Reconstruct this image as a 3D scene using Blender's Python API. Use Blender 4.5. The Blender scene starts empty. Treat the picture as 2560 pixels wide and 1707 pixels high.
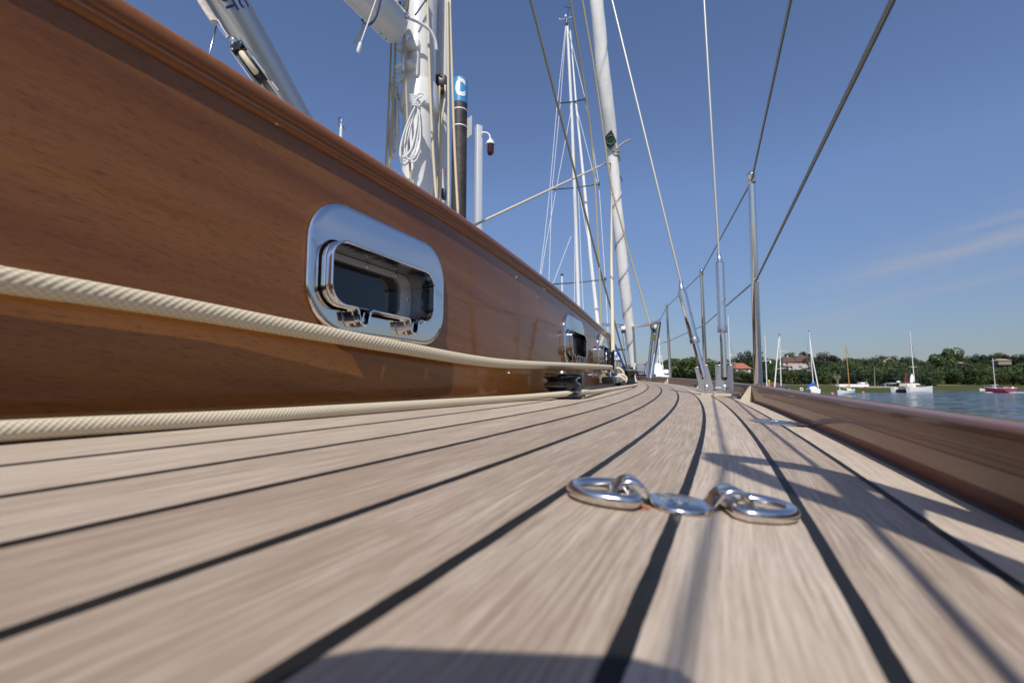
import bpy, bmesh, math, random
from mathutils import Vector, Matrix
rnd = random.Random(7)
scene = bpy.context.scene
COL = scene.collection
PI = math.pi

# ------------------------------------------------------------------ camera geometry
F = 1173.0            # focal length in pixels of the 2560 px wide photograph (about 16.5 mm)
CX, CY, YH, XV = 1280.0, 853.5, 962.0, 1840.0
H = 0.055             # the camera rests on the deck
PITCH = math.atan((YH - CY) / F)
YAW = math.atan((XV - CX) * math.cos(PITCH) / F)
CA, SA = math.cos(YAW), math.sin(YAW)

def ray(px, py):
    x = (px - CX) / F; y = (CY - py) / F
    f = math.cos(PITCH) - y * math.sin(PITCH); z = math.sin(PITCH) + y * math.cos(PITCH)
    return (x * CA - f * SA, x * SA + f * CA, z)

def at(px, py, d):
    """world point seen at (px, py) that lies d metres in front of the lens (measured level)"""
    r = ray(px, py); h = -r[0] * SA + r[1] * CA
    k = d / h
    return Vector((r[0] * k, r[1] * k, H + r[2] * k))

def hitX(px, py, fx, tmax=30):
    """point of the upright surface X = fx(Y) seen at (px, py)"""
    r = ray(px, py); t = .03; s0 = t * r[0] - fx(t * r[1])
    while t < tmax:
        t2 = t * 1.01
        if (t2 * r[0] - fx(t2 * r[1])) * s0 < 0:
            lo, hi = t, t2
            for _ in range(30):
                m = (lo + hi) / 2
                if (m * r[0] - fx(m * r[1])) * s0 < 0: hi = m
                else: lo = m
            return Vector((lo * r[0], lo * r[1], H + lo * r[2]))
        t = t2
    raise ValueError('no hit %s %s' % (px, py))

# ------------------------------------------------------------------ the yacht's lines
K, K3, M = .0375, .00082, .0822
def fY(Y):                                # sheer of the deck
    if Y < 1.2: return .01 * Y * Y
    u = Y - 1.2; return .0144 + .0205 * u + .0012 * u * u
def cc(Y): return K * Y * Y + (K3 * Y ** 3 if Y > 0 else 0)      # the sweep of the planks
def camber(s):
    if s > -.35: return -M * s
    d = min(-.35 - s, .85); return .35 * M + M * d - M * d * d / 1.7
def zd(X, Y): return fY(Y) + camber(X + cc(Y))
def CL(Y): return -1.13 + .012 * Y
def Xc(Y): return -.347 + .017 * Y - cc(Y)                        # side of the cabin
def edge(s): return lambda Y: s - cc(Y)

# ------------------------------------------------------------------ mesh helpers
class MB:
    def __init__(s): s.v = []; s.f = []; s.uv = None
    def add(s, vs, fs):
        o = len(s.v); s.v += [tuple(v) for v in vs]; s.f += [tuple(i + o for i in f) for f in fs]
        return s
    def box(s, c, size, rot=None, taper=1.0, bev=0.0):
        x, y, z = [a / 2 for a in size]; c = Vector(c)
        if bev > 0:
            b = min(bev, x * .95, y * .95, z * .95)
            bm = bmesh.new(); bmesh.ops.create_cube(bm, size=1)
            for v in bm.verts:
                k = taper if v.co.z > 0 else 1
                v.co = Vector((v.co.x * 2 * x * k, v.co.y * 2 * y * k, v.co.z * 2 * z))
            bmesh.ops.bevel(bm, geom=bm.edges[:], offset=b, segments=2, profile=.5, affect='EDGES')
            vs = [v.co.copy() for v in bm.verts]; bm.verts.index_update()
            fs = [[v.index for v in f.verts] for f in bm.faces]; bm.free()
        else:
            vs = [Vector((sx * x * (taper if sz > 0 else 1), sy * y * (taper if sz > 0 else 1), sz * z))
                  for sz in (-1, 1) for sy in (-1, 1) for sx in (-1, 1)]
            fs = [(0, 2, 3, 1), (4, 5, 7, 6), (0, 1, 5, 4), (2, 6, 7, 3), (0, 4, 6, 2), (1, 3, 7, 5)]
        if rot is not None: vs = [rot @ v for v in vs]
        return s.add([v + c for v in vs], fs)
    def tube(s, path, r, seg=10, closed=False, caps=True, flat=1.0):
        P = [Vector(p) for p in path]; n = len(P)
        R = r if isinstance(r, (list, tuple)) else [r] * n
        if closed: T = [(P[(i + 1) % n] - P[i - 1]).normalized() for i in range(n)]
        else: T = [(P[min(i + 1, n - 1)] - P[max(i - 1, 0)]).normalized() for i in range(n)]
        up = Vector((0, 0, 1)) if abs(T[0].z) < .9 else Vector((1, 0, 0))
        N = (up - T[0] * up.dot(T[0])).normalized()
        vs = []
        for i in range(n):
            N = (N - T[i] * N.dot(T[i]))
            N = N.normalized() if N.length > 1e-6 else T[i].orthogonal().normalized()
            B = T[i].cross(N)
            for j in range(seg):
                a = 2 * PI * j / seg
                vs.append(P[i] + (N * math.cos(a) * flat + B * math.sin(a)) * R[i])
        fs = []
        m = n if closed else n - 1
        for i in range(m):
            for j in range(seg):
                a = i * seg + j; b = i * seg + (j + 1) % seg
                c = ((i + 1) % n) * seg + (j + 1) % seg; d = ((i + 1) % n) * seg + j
                fs.append((a, b, c, d))
        if caps and not closed:
            fs.append(tuple(range(seg))[::-1]); fs.append(tuple((n - 1) * seg + j for j in range(seg)))
        return s.add(vs, fs)
    def lathe(s, base, prof, seg=20, axis=None, caps=True):
        """prof: list of (radius, height) along axis from base"""
        A = (Vector(axis) if axis else Vector((0, 0, 1))).normalized(); B = A.orthogonal().normalized(); C2 = A.cross(B)
        base = Vector(base); vs = []
        for r, h in prof:
            for j in range(seg):
                a = 2 * PI * j / seg
                vs.append(base + A * h + (B * math.cos(a) + C2 * math.sin(a)) * r)
        fs = []
        for i in range(len(prof) - 1):
            for j in range(seg):
                fs.append((i * seg + j, i * seg + (j + 1) % seg, (i + 1) * seg + (j + 1) % seg, (i + 1) * seg + j))
        if caps:
            fs.append(tuple(range(seg))[::-1]); fs.append(tuple((len(prof) - 1) * seg + j for j in range(seg)))
        return s.add(vs, fs)
    def prism(s, outline, origin, U, V, W, depth, hole=None):
        """outline (2-d points) in plane U,V, extruded along W by depth; hole = matching inner outline"""
        U, V, W, o = Vector(U), Vector(V), Vector(W), Vector(origin); n = len(outline)
        pt = lambda q, h: o + U * q[0] + V * q[1] + W * h
        if hole is None:
            vs = [pt(q, 0) for q in outline] + [pt(q, depth) for q in outline]
            fs = [tuple(range(n))[::-1], tuple(range(n, 2 * n))]
            fs += [(i, (i + 1) % n, n + (i + 1) % n, n + i) for i in range(n)]
        else:
            vs = [pt(q, h) for h in (0, depth) for ol in (outline, hole) for q in ol]
            fs = []
            for i in range(n):
                k = (i + 1) % n
                fs += [(2 * n + i, 2 * n + k, 3 * n + k, 3 * n + i), (i, n + i, n + k, k),
                       (i, k, 2 * n + k, 2 * n + i), (n + i, 3 * n + i, 3 * n + k, n + k)]
        return s.add(vs, fs)
    def sweep(s, rows, closed=False, caps=True):
        """rows: list of equal-length point lists"""
        n = len(rows[0]); vs = [p for r in rows for p in r]; fs = []
        m = n if closed else n - 1
        for i in range(len(rows) - 1):
            for j in range(m):
                k = (j + 1) % n
                fs.append((i * n + j, i * n + k, (i + 1) * n + k, (i + 1) * n + j))
        if closed and caps:
            fs.append(tuple(range(n))[::-1]); fs.append(tuple((len(rows) - 1) * n + j for j in range(n)))
        return s.add(vs, fs)
    def build(s, name, mat, parent=None, origin=None, angle=40, flip=True):
        root = parent
        while root is not None and root.parent is not None: root = root.parent
        if root is not None: o = Vector(root.location) if root.type == 'EMPTY' else Vector(root.location)
        else: o = Vector(origin) if origin is not None else Vector((0, 0, 0))
        me = bpy.data.meshes.new(name)
        me.from_pydata([(v[0] - o.x, v[1] - o.y, v[2] - o.z) for v in s.v], [], s.f)
        if flip:
            bm = bmesh.new(); bm.from_mesh(me); bmesh.ops.recalc_face_normals(bm, faces=bm.faces[:]); bm.to_mesh(me); bm.free()
        if s.uv:
            ul = me.uv_layers.new(name='UVMap')
            for lp in me.loops: ul.data[lp.index].uv = s.uv[lp.vertex_index]
        me.shade_smooth()
        if angle: me.set_sharp_from_angle(angle=math.radians(angle))
        me.materials.append(mat)
        ob = bpy.data.objects.new(name, me); COL.objects.link(ob)
        if parent is not None: ob.parent = parent
        else: ob.location = o
        return ob

def tag(o, label=None, cat=None, group=None, kind=None):
    if label: o['label'] = label
    if cat: o['category'] = cat
    if group: o['group'] = group
    if kind: o['kind'] = kind
    return o
def thing(name, label, cat, loc=(0, 0, 0), group=None):
    o = bpy.data.objects.new(name, None); COL.objects.link(o); o.location = loc; o.empty_display_size = .1
    return tag(o, label, cat, group)
def copy_tree(o, parent=None):
    c = o.copy(); COL.objects.link(c); c.parent = parent
    for ch in list(o.children): copy_tree(ch, c)
    return c
def lerp(a, b, t): return a + (b - a) * t
def spline(pts, n=12):
    """smooth path through points (Catmull-Rom)"""
    P = [Vector(p) for p in pts]; P = [P[0] * 2 - P[1]] + P + [P[-1] * 2 - P[-2]]; out = []
    for i in range(1, len(P) - 2):
        for k in range(n):
            t = k / n
            out.append(.5 * ((2 * P[i]) + (P[i + 1] - P[i - 1]) * t + (2 * P[i - 1] - 5 * P[i] + 4 * P[i + 1] - P[i + 2]) * t * t
                             + (3 * P[i] - P[i - 1] - 3 * P[i + 1] + P[i + 2]) * t ** 3))
    out.append(P[-2]); return out
def rrect(cx, cy, w, h, r, n=8):
    out = []
    for (sx, sy, a0) in ((1, 1, 0), (-1, 1, 90), (-1, -1, 180), (1, -1, 270)):
        for k in range(n + 1):
            a = math.radians(a0 + 90 * k / n)
            out.append((cx + sx * (w / 2 - r) + r * math.cos(a), cy + sy * (h / 2 - r) + r * math.sin(a)))
    return out

# ------------------------------------------------------------------ materials
def mat(name, col, rough=.5, metal=0.0, coat=0.0, spec=None, noise=None, bump=None, trans=0.0, coat_rough=.05):
    m = bpy.data.materials.new(name); m.use_nodes = True
    nt = m.node_tree; b = nt.nodes['Principled BSDF']
    b.inputs['Base Color'].default_value = (*col, 1); b.inputs['Roughness'].default_value = rough
    b.inputs['Metallic'].default_value = metal; b.inputs['Coat Weight'].default_value = coat; b.inputs['Coat Roughness'].default_value = coat_rough
    if spec is not None: b.inputs['Specular IOR Level'].default_value = spec
    if trans: b.inputs['Transmission Weight'].default_value = trans
    tc = nt.nodes.new('ShaderNodeTexCoord')
    if noise:      # (scale, amount, second colour)
        sc, amt, c2 = noise
        n = nt.nodes.new('ShaderNodeTexNoise'); n.inputs['Scale'].default_value = sc; n.inputs['Detail'].default_value = 5
        nt.links.new(tc.outputs['Object'], n.inputs['Vector'])
        rp = nt.nodes.new('ShaderNodeMapRange'); rp.inputs['From Min'].default_value = .35; rp.inputs['From Max'].default_value = .7
        rp.inputs['To Max'].default_value = amt; nt.links.new(n.outputs['Fac'], rp.inputs['Value'])
        mx = nt.nodes.new('ShaderNodeMix'); mx.data_type = 'RGBA'
        mx.inputs['A'].default_value = (*col, 1); mx.inputs['B'].default_value = (*c2, 1)
        nt.links.new(rp.outputs['Result'], mx.inputs['Factor']); nt.links.new(mx.outputs['Result'], b.inputs['Base Color'])
    if bump:       # (scale, strength, distance)
        n = nt.nodes.new('ShaderNodeTexNoise'); n.inputs['Scale'].default_value = bump[0]; n.inputs['Detail'].default_value = 4
        nt.links.new(tc.outputs['Object'], n.inputs['Vector'])
        bp = nt.nodes.new('ShaderNodeBump'); bp.inputs['Strength'].default_value = bump[1]; bp.inputs['Distance'].default_value = bump[2]
        nt.links.new(n.outputs['Fac'], bp.inputs['Height']); nt.links.new(bp.outputs['Normal'], b.inputs['Normal'])
    return m

class NT:
    """small node-graph writer"""
    def __init__(s, m): s.nt = m.node_tree; s.b = s.nt.nodes.get('Principled BSDF')
    def n(s, kind, **kw):
        nd = s.nt.nodes.new('ShaderNode' + kind)
        for k, v in kw.items(): setattr(nd, k, v)
        return nd
    def l(s, a, b): s.nt.links.new(a, b)
    def inp(s, sock, v):
        if isinstance(v, (int, float, tuple)): sock.default_value = v
        else: s.l(v, sock)
    def math(s, op, a, b=0.0, c=0.0, clamp=False):
        nd = s.n('Math', operation=op); nd.use_clamp = clamp
        s.inp(nd.inputs[0], a); s.inp(nd.inputs[1], b)
        if len(nd.inputs) > 2: s.inp(nd.inputs[2], c)
        return nd.outputs[0]
    def comb(s, x, y, z=0.0):
        nd = s.n('CombineXYZ')
        for i, v in enumerate((x, y, z)): s.inp(nd.inputs[i], v)
        return nd.outputs[0]
    def noise(s, vec, scale=1.0, detail=3.0, rough=.5, dist=0.0):
        nd = s.n('TexNoise'); s.l(vec, nd.inputs['Vector']); nd.inputs['Scale'].default_value = scale
        nd.inputs['Detail'].default_value = detail; nd.inputs['Roughness'].default_value = rough; nd.inputs['Distortion'].default_value = dist
        return nd.outputs['Fac']
    def mix(s, f, a, b):
        nd = s.n('Mix', data_type='RGBA'); s.inp(nd.inputs['Factor'], f); s.inp(nd.inputs['A'], a); s.inp(nd.inputs['B'], b)
        return nd.outputs['Result']
    def rng(s, v, a, b, c=0.0, d=1.0, smooth=False):
        nd = s.n('MapRange'); s.inp(nd.inputs['Value'], v)
        nd.inputs['From Min'].default_value = a; nd.inputs['From Max'].default_value = b
        nd.inputs['To Min'].default_value = c; nd.inputs['To Max'].default_value = d
        if smooth: nd.interpolation_type = 'SMOOTHSTEP'
        return nd.outputs['Result']

PLANK, S0 = .0496, -.0226
def teak_material():
    m = mat('teak_planking', (.4, .34, .28), .62); g = NT(m)
    uv = g.n('UVMap'); sp = g.n('SeparateXYZ'); g.l(uv.outputs['UV'], sp.inputs[0]); u, v = sp.outputs[0], sp.outputs[1]
    fl = g.math('FLOOR', u); fr = g.math('FRACT', u)
    wn = g.n('TexWhiteNoise', noise_dimensions='1D'); g.l(fl, wn.inputs['W']); rv = wn.outputs['Value']
    wob = g.noise(g.comb(g.math('ADD', g.math('MULTIPLY', fl, 3.7), g.math('MULTIPLY', g.math('GREATER_THAN', fr, .5), 51.3)), g.math('MULTIPLY', v, 42.0)), 1.0, 4, .6)
    e = g.math('ABSOLUTE', g.math('SUBTRACT', fr, .5))
    lim = g.math('ADD', .452, g.math('MULTIPLY', g.math('SUBTRACT', wob, .5), .022))
    seam = g.math('GREATER_THAN', e, lim)
    um = g.math('MULTIPLY', u, PLANK)
    vo = g.math('ADD', v, g.math('MULTIPLY', rv, 37.0))
    # slightly wandering grain: figure, fine pores and broad tone
    bend = g.math('MULTIPLY', g.math('SUBTRACT', g.noise(g.comb(g.math('MULTIPLY', um, 9.0), g.math('MULTIPLY', vo, 3.0)), 1.0, 2), .5), .02)
    ug = g.math('ADD', um, bend)
    g1 = g.noise(g.comb(g.math('MULTIPLY', ug, 600.0), g.math('MULTIPLY', vo, 15.0)), 1.0, 3, .6)
    g2 = g.noise(g.comb(g.math('MULTIPLY', ug, 1500.0), g.math('MULTIPLY', vo, 90.0)), 1.0, 2, .5)
    g3 = g.noise(g.comb(g.math('MULTIPLY', um, 40.0), g.math('MULTIPLY', vo, 6.0)), 1.0, 3, .6)
    t = g.math('ADD', g.math('ADD', g.math('MULTIPLY', g1, .75), g.math('MULTIPLY', g2, .25)), g.math('MULTIPLY', g3, .28))
    t = g.math('ADD', t, g.math('MULTIPLY', g.math('SUBTRACT', rv, .5), .30))
    t = g.rng(t, .45, .82)
    base = g.mix(t, (.300, .231, .172, 1), (.575, .487, .395, 1))
    st = g.rng(g.noise(g.comb(g.math('MULTIPLY', um, 14.0), g.math('MULTIPLY', v, 9.0), 3.0), 1.0, 4, .65), .62, .8)
    base = g.mix(g.math('MULTIPLY', st, .35), base, (.30, .24, .2, 1))
    # butt joints
    jf = g.math('FRACT', g.math('ADD', g.math('MULTIPLY', v, .62), g.math('MULTIPLY', rv, 7.77)))
    joint = g.math('LESS_THAN', jf, .0009)
    base = g.mix(g.math('MULTIPLY', joint, .75), base, (.06, .05, .045, 1))
    caulk = g.mix(g.noise(g.comb(g.math('MULTIPLY', um, 300.0), g.math('MULTIPLY', v, 60.0)), 1.0, 3), (.008, .008, .009, 1), (.022, .022, .023, 1))
    col = g.mix(seam, base, caulk)
    g.l(col, g.b.inputs['Base Color'])
    g.l(g.rng(seam, 0, 1, .6, .5), g.b.inputs['Roughness'])
    g.l(g.rng(seam, 0, 1, .25, .12), g.b.inputs['Specular IOR Level'])
    hgt = g.math('SUBTRACT', g.math('ADD', g.math('MULTIPLY', g1, .5), g.math('MULTIPLY', g2, .5)), g.math('MULTIPLY', seam, 2.0))
    bp = g.n('Bump'); bp.inputs['Strength'].default_value = .35; bp.inputs['Distance'].default_value = .0006
    g.l(hgt, bp.inputs['Height']); g.l(bp.outputs['Normal'], g.b.inputs['Normal'])
    return m

def wood_material(name, dark, mid, light, along='Y', coat=.9, rough=.35, fine=1.0, tilt=0.0):
    m = mat(name, mid, rough, coat=coat, coat_rough=.06); g = NT(m); g.b.inputs['Coat IOR'].default_value = 1.5
    tc = g.n('TexCoord'); sp = g.n('SeparateXYZ'); g.l(tc.outputs['Object'], sp.inputs[0])
    x, y, z = sp.outputs
    zt = g.math('ADD', z, g.math('MULTIPLY', y, tilt))
    a = g.noise(g.comb(g.math('MULTIPLY', y, 2.2), g.math('MULTIPLY', zt, 26.0), g.math('MULTIPLY', x, 20.0)), 1.0, 3, .55, .3)
    b = g.noise(g.comb(g.math('MULTIPLY', y, 9.0), g.math('MULTIPLY', zt, 160.0 * fine), g.math('MULTIPLY', x, 90.0)), 1.0, 4, .6)
    p = g.noise(g.comb(g.math('MULTIPLY', y, 130.0), g.math('MULTIPLY', zt, 1500.0 * fine), g.math('MULTIPLY', x, 500.0)), 1.0, 2, .5)
    t = g.rng(g.math('ADD', g.math('MULTIPLY', a, .7), g.math('MULTIPLY', b, .3)), .38, .63)
    c = g.mix(t, (*mid, 1), (*light, 1))
    pore = g.rng(p, .55, .72)
    c = g.mix(g.math('MULTIPLY', pore, .62), c, (*dark, 1))
    c = g.mix(g.rng(b, .55, .78, 0, .18), c, (*dark, 1))
    g.l(c, g.b.inputs['Base Color']); g.b.inputs['Specular IOR Level'].default_value = .08
    w = g.noise(tc.outputs['Object'], 9.0, 2)
    bp = g.n('Bump'); bp.inputs['Strength'].default_value = .05; bp.inputs['Distance'].default_value = .002
    g.l(w, bp.inputs['Height']); g.l(bp.outputs['Normal'], g.b.inputs['Coat Normal'])
    return m

def rope_material(name, c1, c2, around, along):
    """braid: u round the rope, v metres along it"""
    m = mat(name, c1, .75); g = NT(m)
    uv = g.n('UVMap'); sp = g.n('SeparateXYZ'); g.l(uv.outputs['UV'], sp.inputs[0])
    p = g.math('ADD', g.math('MULTIPLY', sp.outputs[0], around * 2 * PI), g.math('MULTIPLY', sp.outputs[1], along))
    q = g.math('SUBTRACT', g.math('MULTIPLY', sp.outputs[0], around * 2 * PI), g.math('MULTIPLY', sp.outputs[1], along))
    h = g.math('ADD', g.math('MULTIPLY', g.math('COSINE', p), .52), g.math('MULTIPLY', g.math('COSINE', q), .48))
    hh = g.rng(h, -1, 1)
    g.l(g.mix(hh, (*c2, 1), (*c1, 1)), g.b.inputs['Base Color'])
    bp = g.n('Bump'); bp.inputs['Strength'].default_value = .35; bp.inputs['Distance'].default_value = .0012
    g.l(hh, bp.inputs['Height']); g.l(bp.outputs['Normal'], g.b.inputs['Normal'])
    return m

def leaf_material(name, c1, c2):
    m = mat(name, c1, .6); g = NT(m)
    oi = g.n('ObjectInfo'); tc = g.n('TexCoord')
    n = g.noise(tc.outputs['Object'], 2.2, 3, .6)
    t = g.math('ADD', g.math('MULTIPLY', oi.outputs['Random'], .6), g.math('MULTIPLY', g.math('SUBTRACT', n, .35), 1.2))
    g.l(g.mix(g.rng(t, 0, 1), (*c1, 1), (*c2, 1)), g.b.inputs['Base Color'])
    g.b.inputs['Specular IOR Level'].default_value = .25
    return m

def water_material():
    m = mat('river_water', (.020, .042, .062), .12); g = NT(m)
    tc = g.n('TexCoord'); sp = g.n('SeparateXYZ'); g.l(tc.outputs['Object'], sp.inputs[0])
    v = g.comb(g.math('MULTIPLY', g.math('ADD', sp.outputs[0], g.math('MULTIPLY', sp.outputs[1], .35)), .55), sp.outputs[1], 0.0)
    tot = None
    for sc, amp in ((.28, .36), (.9, .55), (2.6, .65)):
        nd = g.n('TexNoise'); g.l(v, nd.inputs['Vector']); nd.inputs['Scale'].default_value = sc; nd.inputs['Detail'].default_value = 3
        sb = g.n('VectorMath', operation='SUBTRACT'); g.l(nd.outputs['Color'], sb.inputs[0]); sb.inputs[1].default_value = (.5, .5, .5)
        ml = g.n('VectorMath', operation='MULTIPLY'); g.l(sb.outputs[0], ml.inputs[0]); ml.inputs[1].default_value = (amp, amp, 0)
        if tot is None: tot = ml.outputs[0]
        else:
            ad = g.n('VectorMath', operation='ADD'); g.l(tot, ad.inputs[0]); g.l(ml.outputs[0], ad.inputs[1]); tot = ad.outputs[0]
    ad = g.n('VectorMath', operation='ADD'); g.l(tot, ad.inputs[0]); ad.inputs[1].default_value = (0, 0, 1)
    nm = g.n('VectorMath', operation='NORMALIZE'); g.l(ad.outputs[0], nm.inputs[0]); g.l(nm.outputs[0], g.b.inputs['Normal'])
    g.b.inputs['IOR'].default_value = 1.33
    return m

TEAK = teak_material()
MAHOG = wood_material('varnished_mahogany', (.060, .017, .002), (.180, .062, .013), (.270, .108, .025), coat=.75, tilt=.1)
MAHOG_RAIL = wood_material('varnished_mahogany_rail', (.10, .034, .012), (.20, .066, .020), (.28, .105, .034), coat=.6, tilt=.02)
MAHOG_OLD = wood_material('weathered_mahogany', (.075, .028, .012), (.150, .050, .019), (.200, .074, .029), coat=.4, rough=.4, tilt=-.06)
STEEL = mat('polished_steel', (.74, .74, .74), .09, 1.0, bump=(60, .012, .002))
STEEL_W = mat('worn_steel', (.70, .70, .70), .24, 1.0, noise=(40, .4, (.58, .57, .56)))
STEEL_P = mat('handled_steel', (.74, .715, .68), .17, 1.0, noise=(160, .4, (.62, .60, .57)), bump=(90, .03, .001))
PLATE = mat('satin_plate_steel', (.50, .50, .51), .33, .9, noise=(60, .4, (.42, .415, .41)))
WIRE = mat('rod_rigging', (.42, .42, .41), .4, .35)
STEEL_D = mat('wire_rope_steel', (.33, .33, .32), .42, 1.0)
PAINT = mat('white_spar_paint', (.74, .73, .70), .28, coat=.4, noise=(6, .25, (.70, .69, .66)))
PAINT_S = mat('white_gel_coat', (.80, .80, .80), .3, coat=.3)
CREAM = mat('cream_sealant', (.50, .45, .34), .5, noise=(30, .7, (.30, .22, .13)))
ALU = mat('grey_anodised_tube', (.52, .52, .51), .32, .85, bump=(25, .05, .002))
ALU_P = mat('pale_metal_post', (.62, .63, .63), .45, .3)
BLACK = mat('black_moulded_plastic', (.022, .022, .024), .38, noise=(50, .5, (.04, .04, .042)))
BLACK_G = mat('gloss_black_metal', (.012, .012, .013), .12, coat=.5)
DGREY = mat('dark_grey_alloy', (.10, .10, .105), .4, .6)
ROPE = rope_material('cream_braid', (.66, .58, .42), (.50, .42, .29), 9, 1250)
ROPE_F = rope_material('cream_fine_braid', (.66, .58, .42), (.54, .46, .32), 9, 1900)
ROPE_P = mat('cream_halyard', (.66, .58, .42), .8, bump=(900, .5, .001), noise=(250, .5, (.48, .40, .27)))
ROPE_T = mat('tan_halyard', (.45, .39, .24), .8, noise=(220, .5, (.33, .27, .16)))
ROPE_W = mat('white_cord', (.74, .74, .73), .8, bump=(900, .5, .001))
ROPE_B = mat('navy_cord', (.02, .035, .13), .7)
LEATHER = mat('worn_white_leather', (.55, .51, .46), .7, noise=(60, .8, (.36, .29, .22)), bump=(120, .4, .002))
SAIL = mat('white_sailcloth', (.90, .885, .84), .8, noise=(3, .2, (.86, .84, .79)), bump=(6, .22, .02))
SAIL_SEAM = mat('sail_leech_tape', (.40, .39, .37), .8)
GREENP = mat('dark_green_patch', (.012, .045, .036), .6)
GREENP2 = mat('pale_patch_ring', (.10, .17, .15), .6)
SLEEVE = mat('darkened_polished_steel', (.24, .24, .235), .07, 1.0, bump=(110, .22, .003))  # polished steel, its dark reflections put into the base colour
FRAME_IN = mat('satin_window_frame', (.62, .62, .61), .38, .55)
GLASS_D = mat('dark_window_glass', (.012, .014, .016), .03, coat=.3)
RUBBER = mat('black_gasket', (.012, .012, .012), .5)
HOLE = mat('painted_hole_shade', (.004, .004, .004), .9)  # for discs laid on the steel; the holes' shade is put into this colour
BLUE_S = mat('blue_sign_paint', (.055, .26, .52), .35, coat=.3)
WHITE_S = mat('white_sign_letter', (.82, .82, .82), .4)
BLUE_L = mat('navy_lettering', (.012, .03, .15), .5)
PILE = mat('rusted_pile_steel', (.062, .050, .040), .6, noise=(2.2, .9, (.016, .013, .012)), bump=(6, .4, .03))
REDLAMP = mat('dark_red_lens', (.055, .006, .010), .15, coat=.5)
YELLOW = mat('yellow_ball_plastic', (.72, .62, .04), .45)
GTARP = mat('grey_canvas', (.18, .19, .22), .8)
GREEN_SP = mat('dark_teal_spar', (.02, .085, .085), .5)
WOODSPAR = mat('varnished_spar', (.48, .27, .07), .4)
BLUE_C = mat('bright_blue_canvas', (.025, .10, .42), .7)
NAVY_C = mat('navy_canvas', (.03, .045, .08), .8)
LIME_C = mat('lime_canvas', (.30, .32, .05), .8)
RED_H = mat('raspberry_hull_paint', (.15, .017, .048), .4)
RED_F = mat('dull_red_steel', (.22, .03, .035), .6)
ROOF_O = mat('orange_roof_tiles', (.36, .13, .075), .85, noise=(1.5, .6, (.26, .09, .055)))
ROOF_B = mat('brown_roof_tiles', (.115, .062, .052), .9, noise=(1.5, .6, (.075, .045, .04)))
ROOF_T = mat('tan_roof_tiles', (.36, .26, .2), .85, noise=(1.5, .6, (.28, .19, .14)))
WALL_W = mat('white_render', (.46, .45, .43), .85)
WALL_B = mat('brick_wall', (.28, .15, .11), .85)
PINK = mat('pink_buoy_plastic', (.62, .19, .19), .5)
TIMBER = mat('grey_timber', (.24, .21, .18), .85)
BARK = mat('tree_bark', (.09, .07, .05), .9)
DEADWOOD = mat('bleached_dead_wood', (.25, .21, .17), .9)
LEAF_D = leaf_material('dark_foliage', (.015, .030, .014), (.042, .064, .022))
LEAF_M = leaf_material('mid_foliage', (.028, .048, .014), (.080, .108, .030))
LEAF_Y = leaf_material('olive_foliage', (.065, .080, .020), (.14, .15, .042))
LEAF_P = leaf_material('purple_foliage', (.016, .014, .022), (.03, .022, .032))
LEAF_G = leaf_material('grey_foliage', (.06, .078, .05), (.11, .125, .085))
GRASS = mat('marsh_grass', (.058, .072, .020), .95, spec=.05, noise=(.05, .8, (.095, .090, .038)))
REEDS = mat('dry_reeds', (.20, .175, .10), .95, spec=.05, noise=(.3, .8, (.12, .115, .05)))
HILL = mat('hill_undergrowth', (.03, .045, .018), .9, noise=(.08, .8, (.05, .06, .025)))
WATER = water_material()
FOAM = mat('white_wake_foam', (.75, .78, .8), .6)

# ------------------------------------------------------------------ deck
def deck_mesh():
    mb = MB(); rows = []; uvs = []
    Ys = [-.9 + .05 * i for i in range(126)]; n = 34
    for Y in Ys:
        sc = CL(Y) + cc(Y); row = []
        for j in range(n + 1):
            t = (j / n); s = lerp(.128, max(sc, -1.6), t)
            row.append((s - cc(Y), Y, fY(Y) + camber(s))); uvs.append(((s - S0) / PLANK, Y))
        rows.append(row)
    mb.sweep(rows)
    rows = []
    for Y in Ys:                                            # the other half, mirrored about the centre line
        sc = CL(Y) + cc(Y); row = []
        for j in range(n + 1):
            s = lerp(.128, max(sc, -1.6), j / n)
            row.append((2 * CL(Y) - (s - cc(Y)), Y, fY(Y) + camber(s))); uvs.append(((s - S0) / PLANK + 200, Y))
        rows.append(row)
    mb.sweep(rows)
    mb.uv = uvs
    # real planks have a subsurface: give the sheet a thickness below
    ob = mb.build('deck', TEAK, angle=0)
    return tag(ob, kind='structure')
DECK = deck_mesh()
for p in DECK.data.polygons:
    if p.normal.z < 0: pass

# hull below the deck edge
def hull_shell():
    mb = MB()
    for side in (1, -1):
        rows = []
        for i in range(52):
            Y = -3 + .16 * i; Y = min(Y, 5.32); row = []
            for k, (dz, ds) in enumerate(((-.004, .152), (-.30, .158), (-.9, .12), (-1.95, -.08))):
                x = ds - cc(Y)
                x = max(x, CL(Y) + .01)
                row.append((x if side > 0 else 2 * CL(Y) - x, Y + (.0 if Y < 4.6 else dz * .35), fY(Y) - .0095 + dz))
            rows.append(row)
        mb.sweep(rows)
    return mb.build('yacht_hull', PAINT_S)
tag(hull_shell(), 'white hull of the yacht below the teak deck and rail', 'yacht hull')

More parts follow.
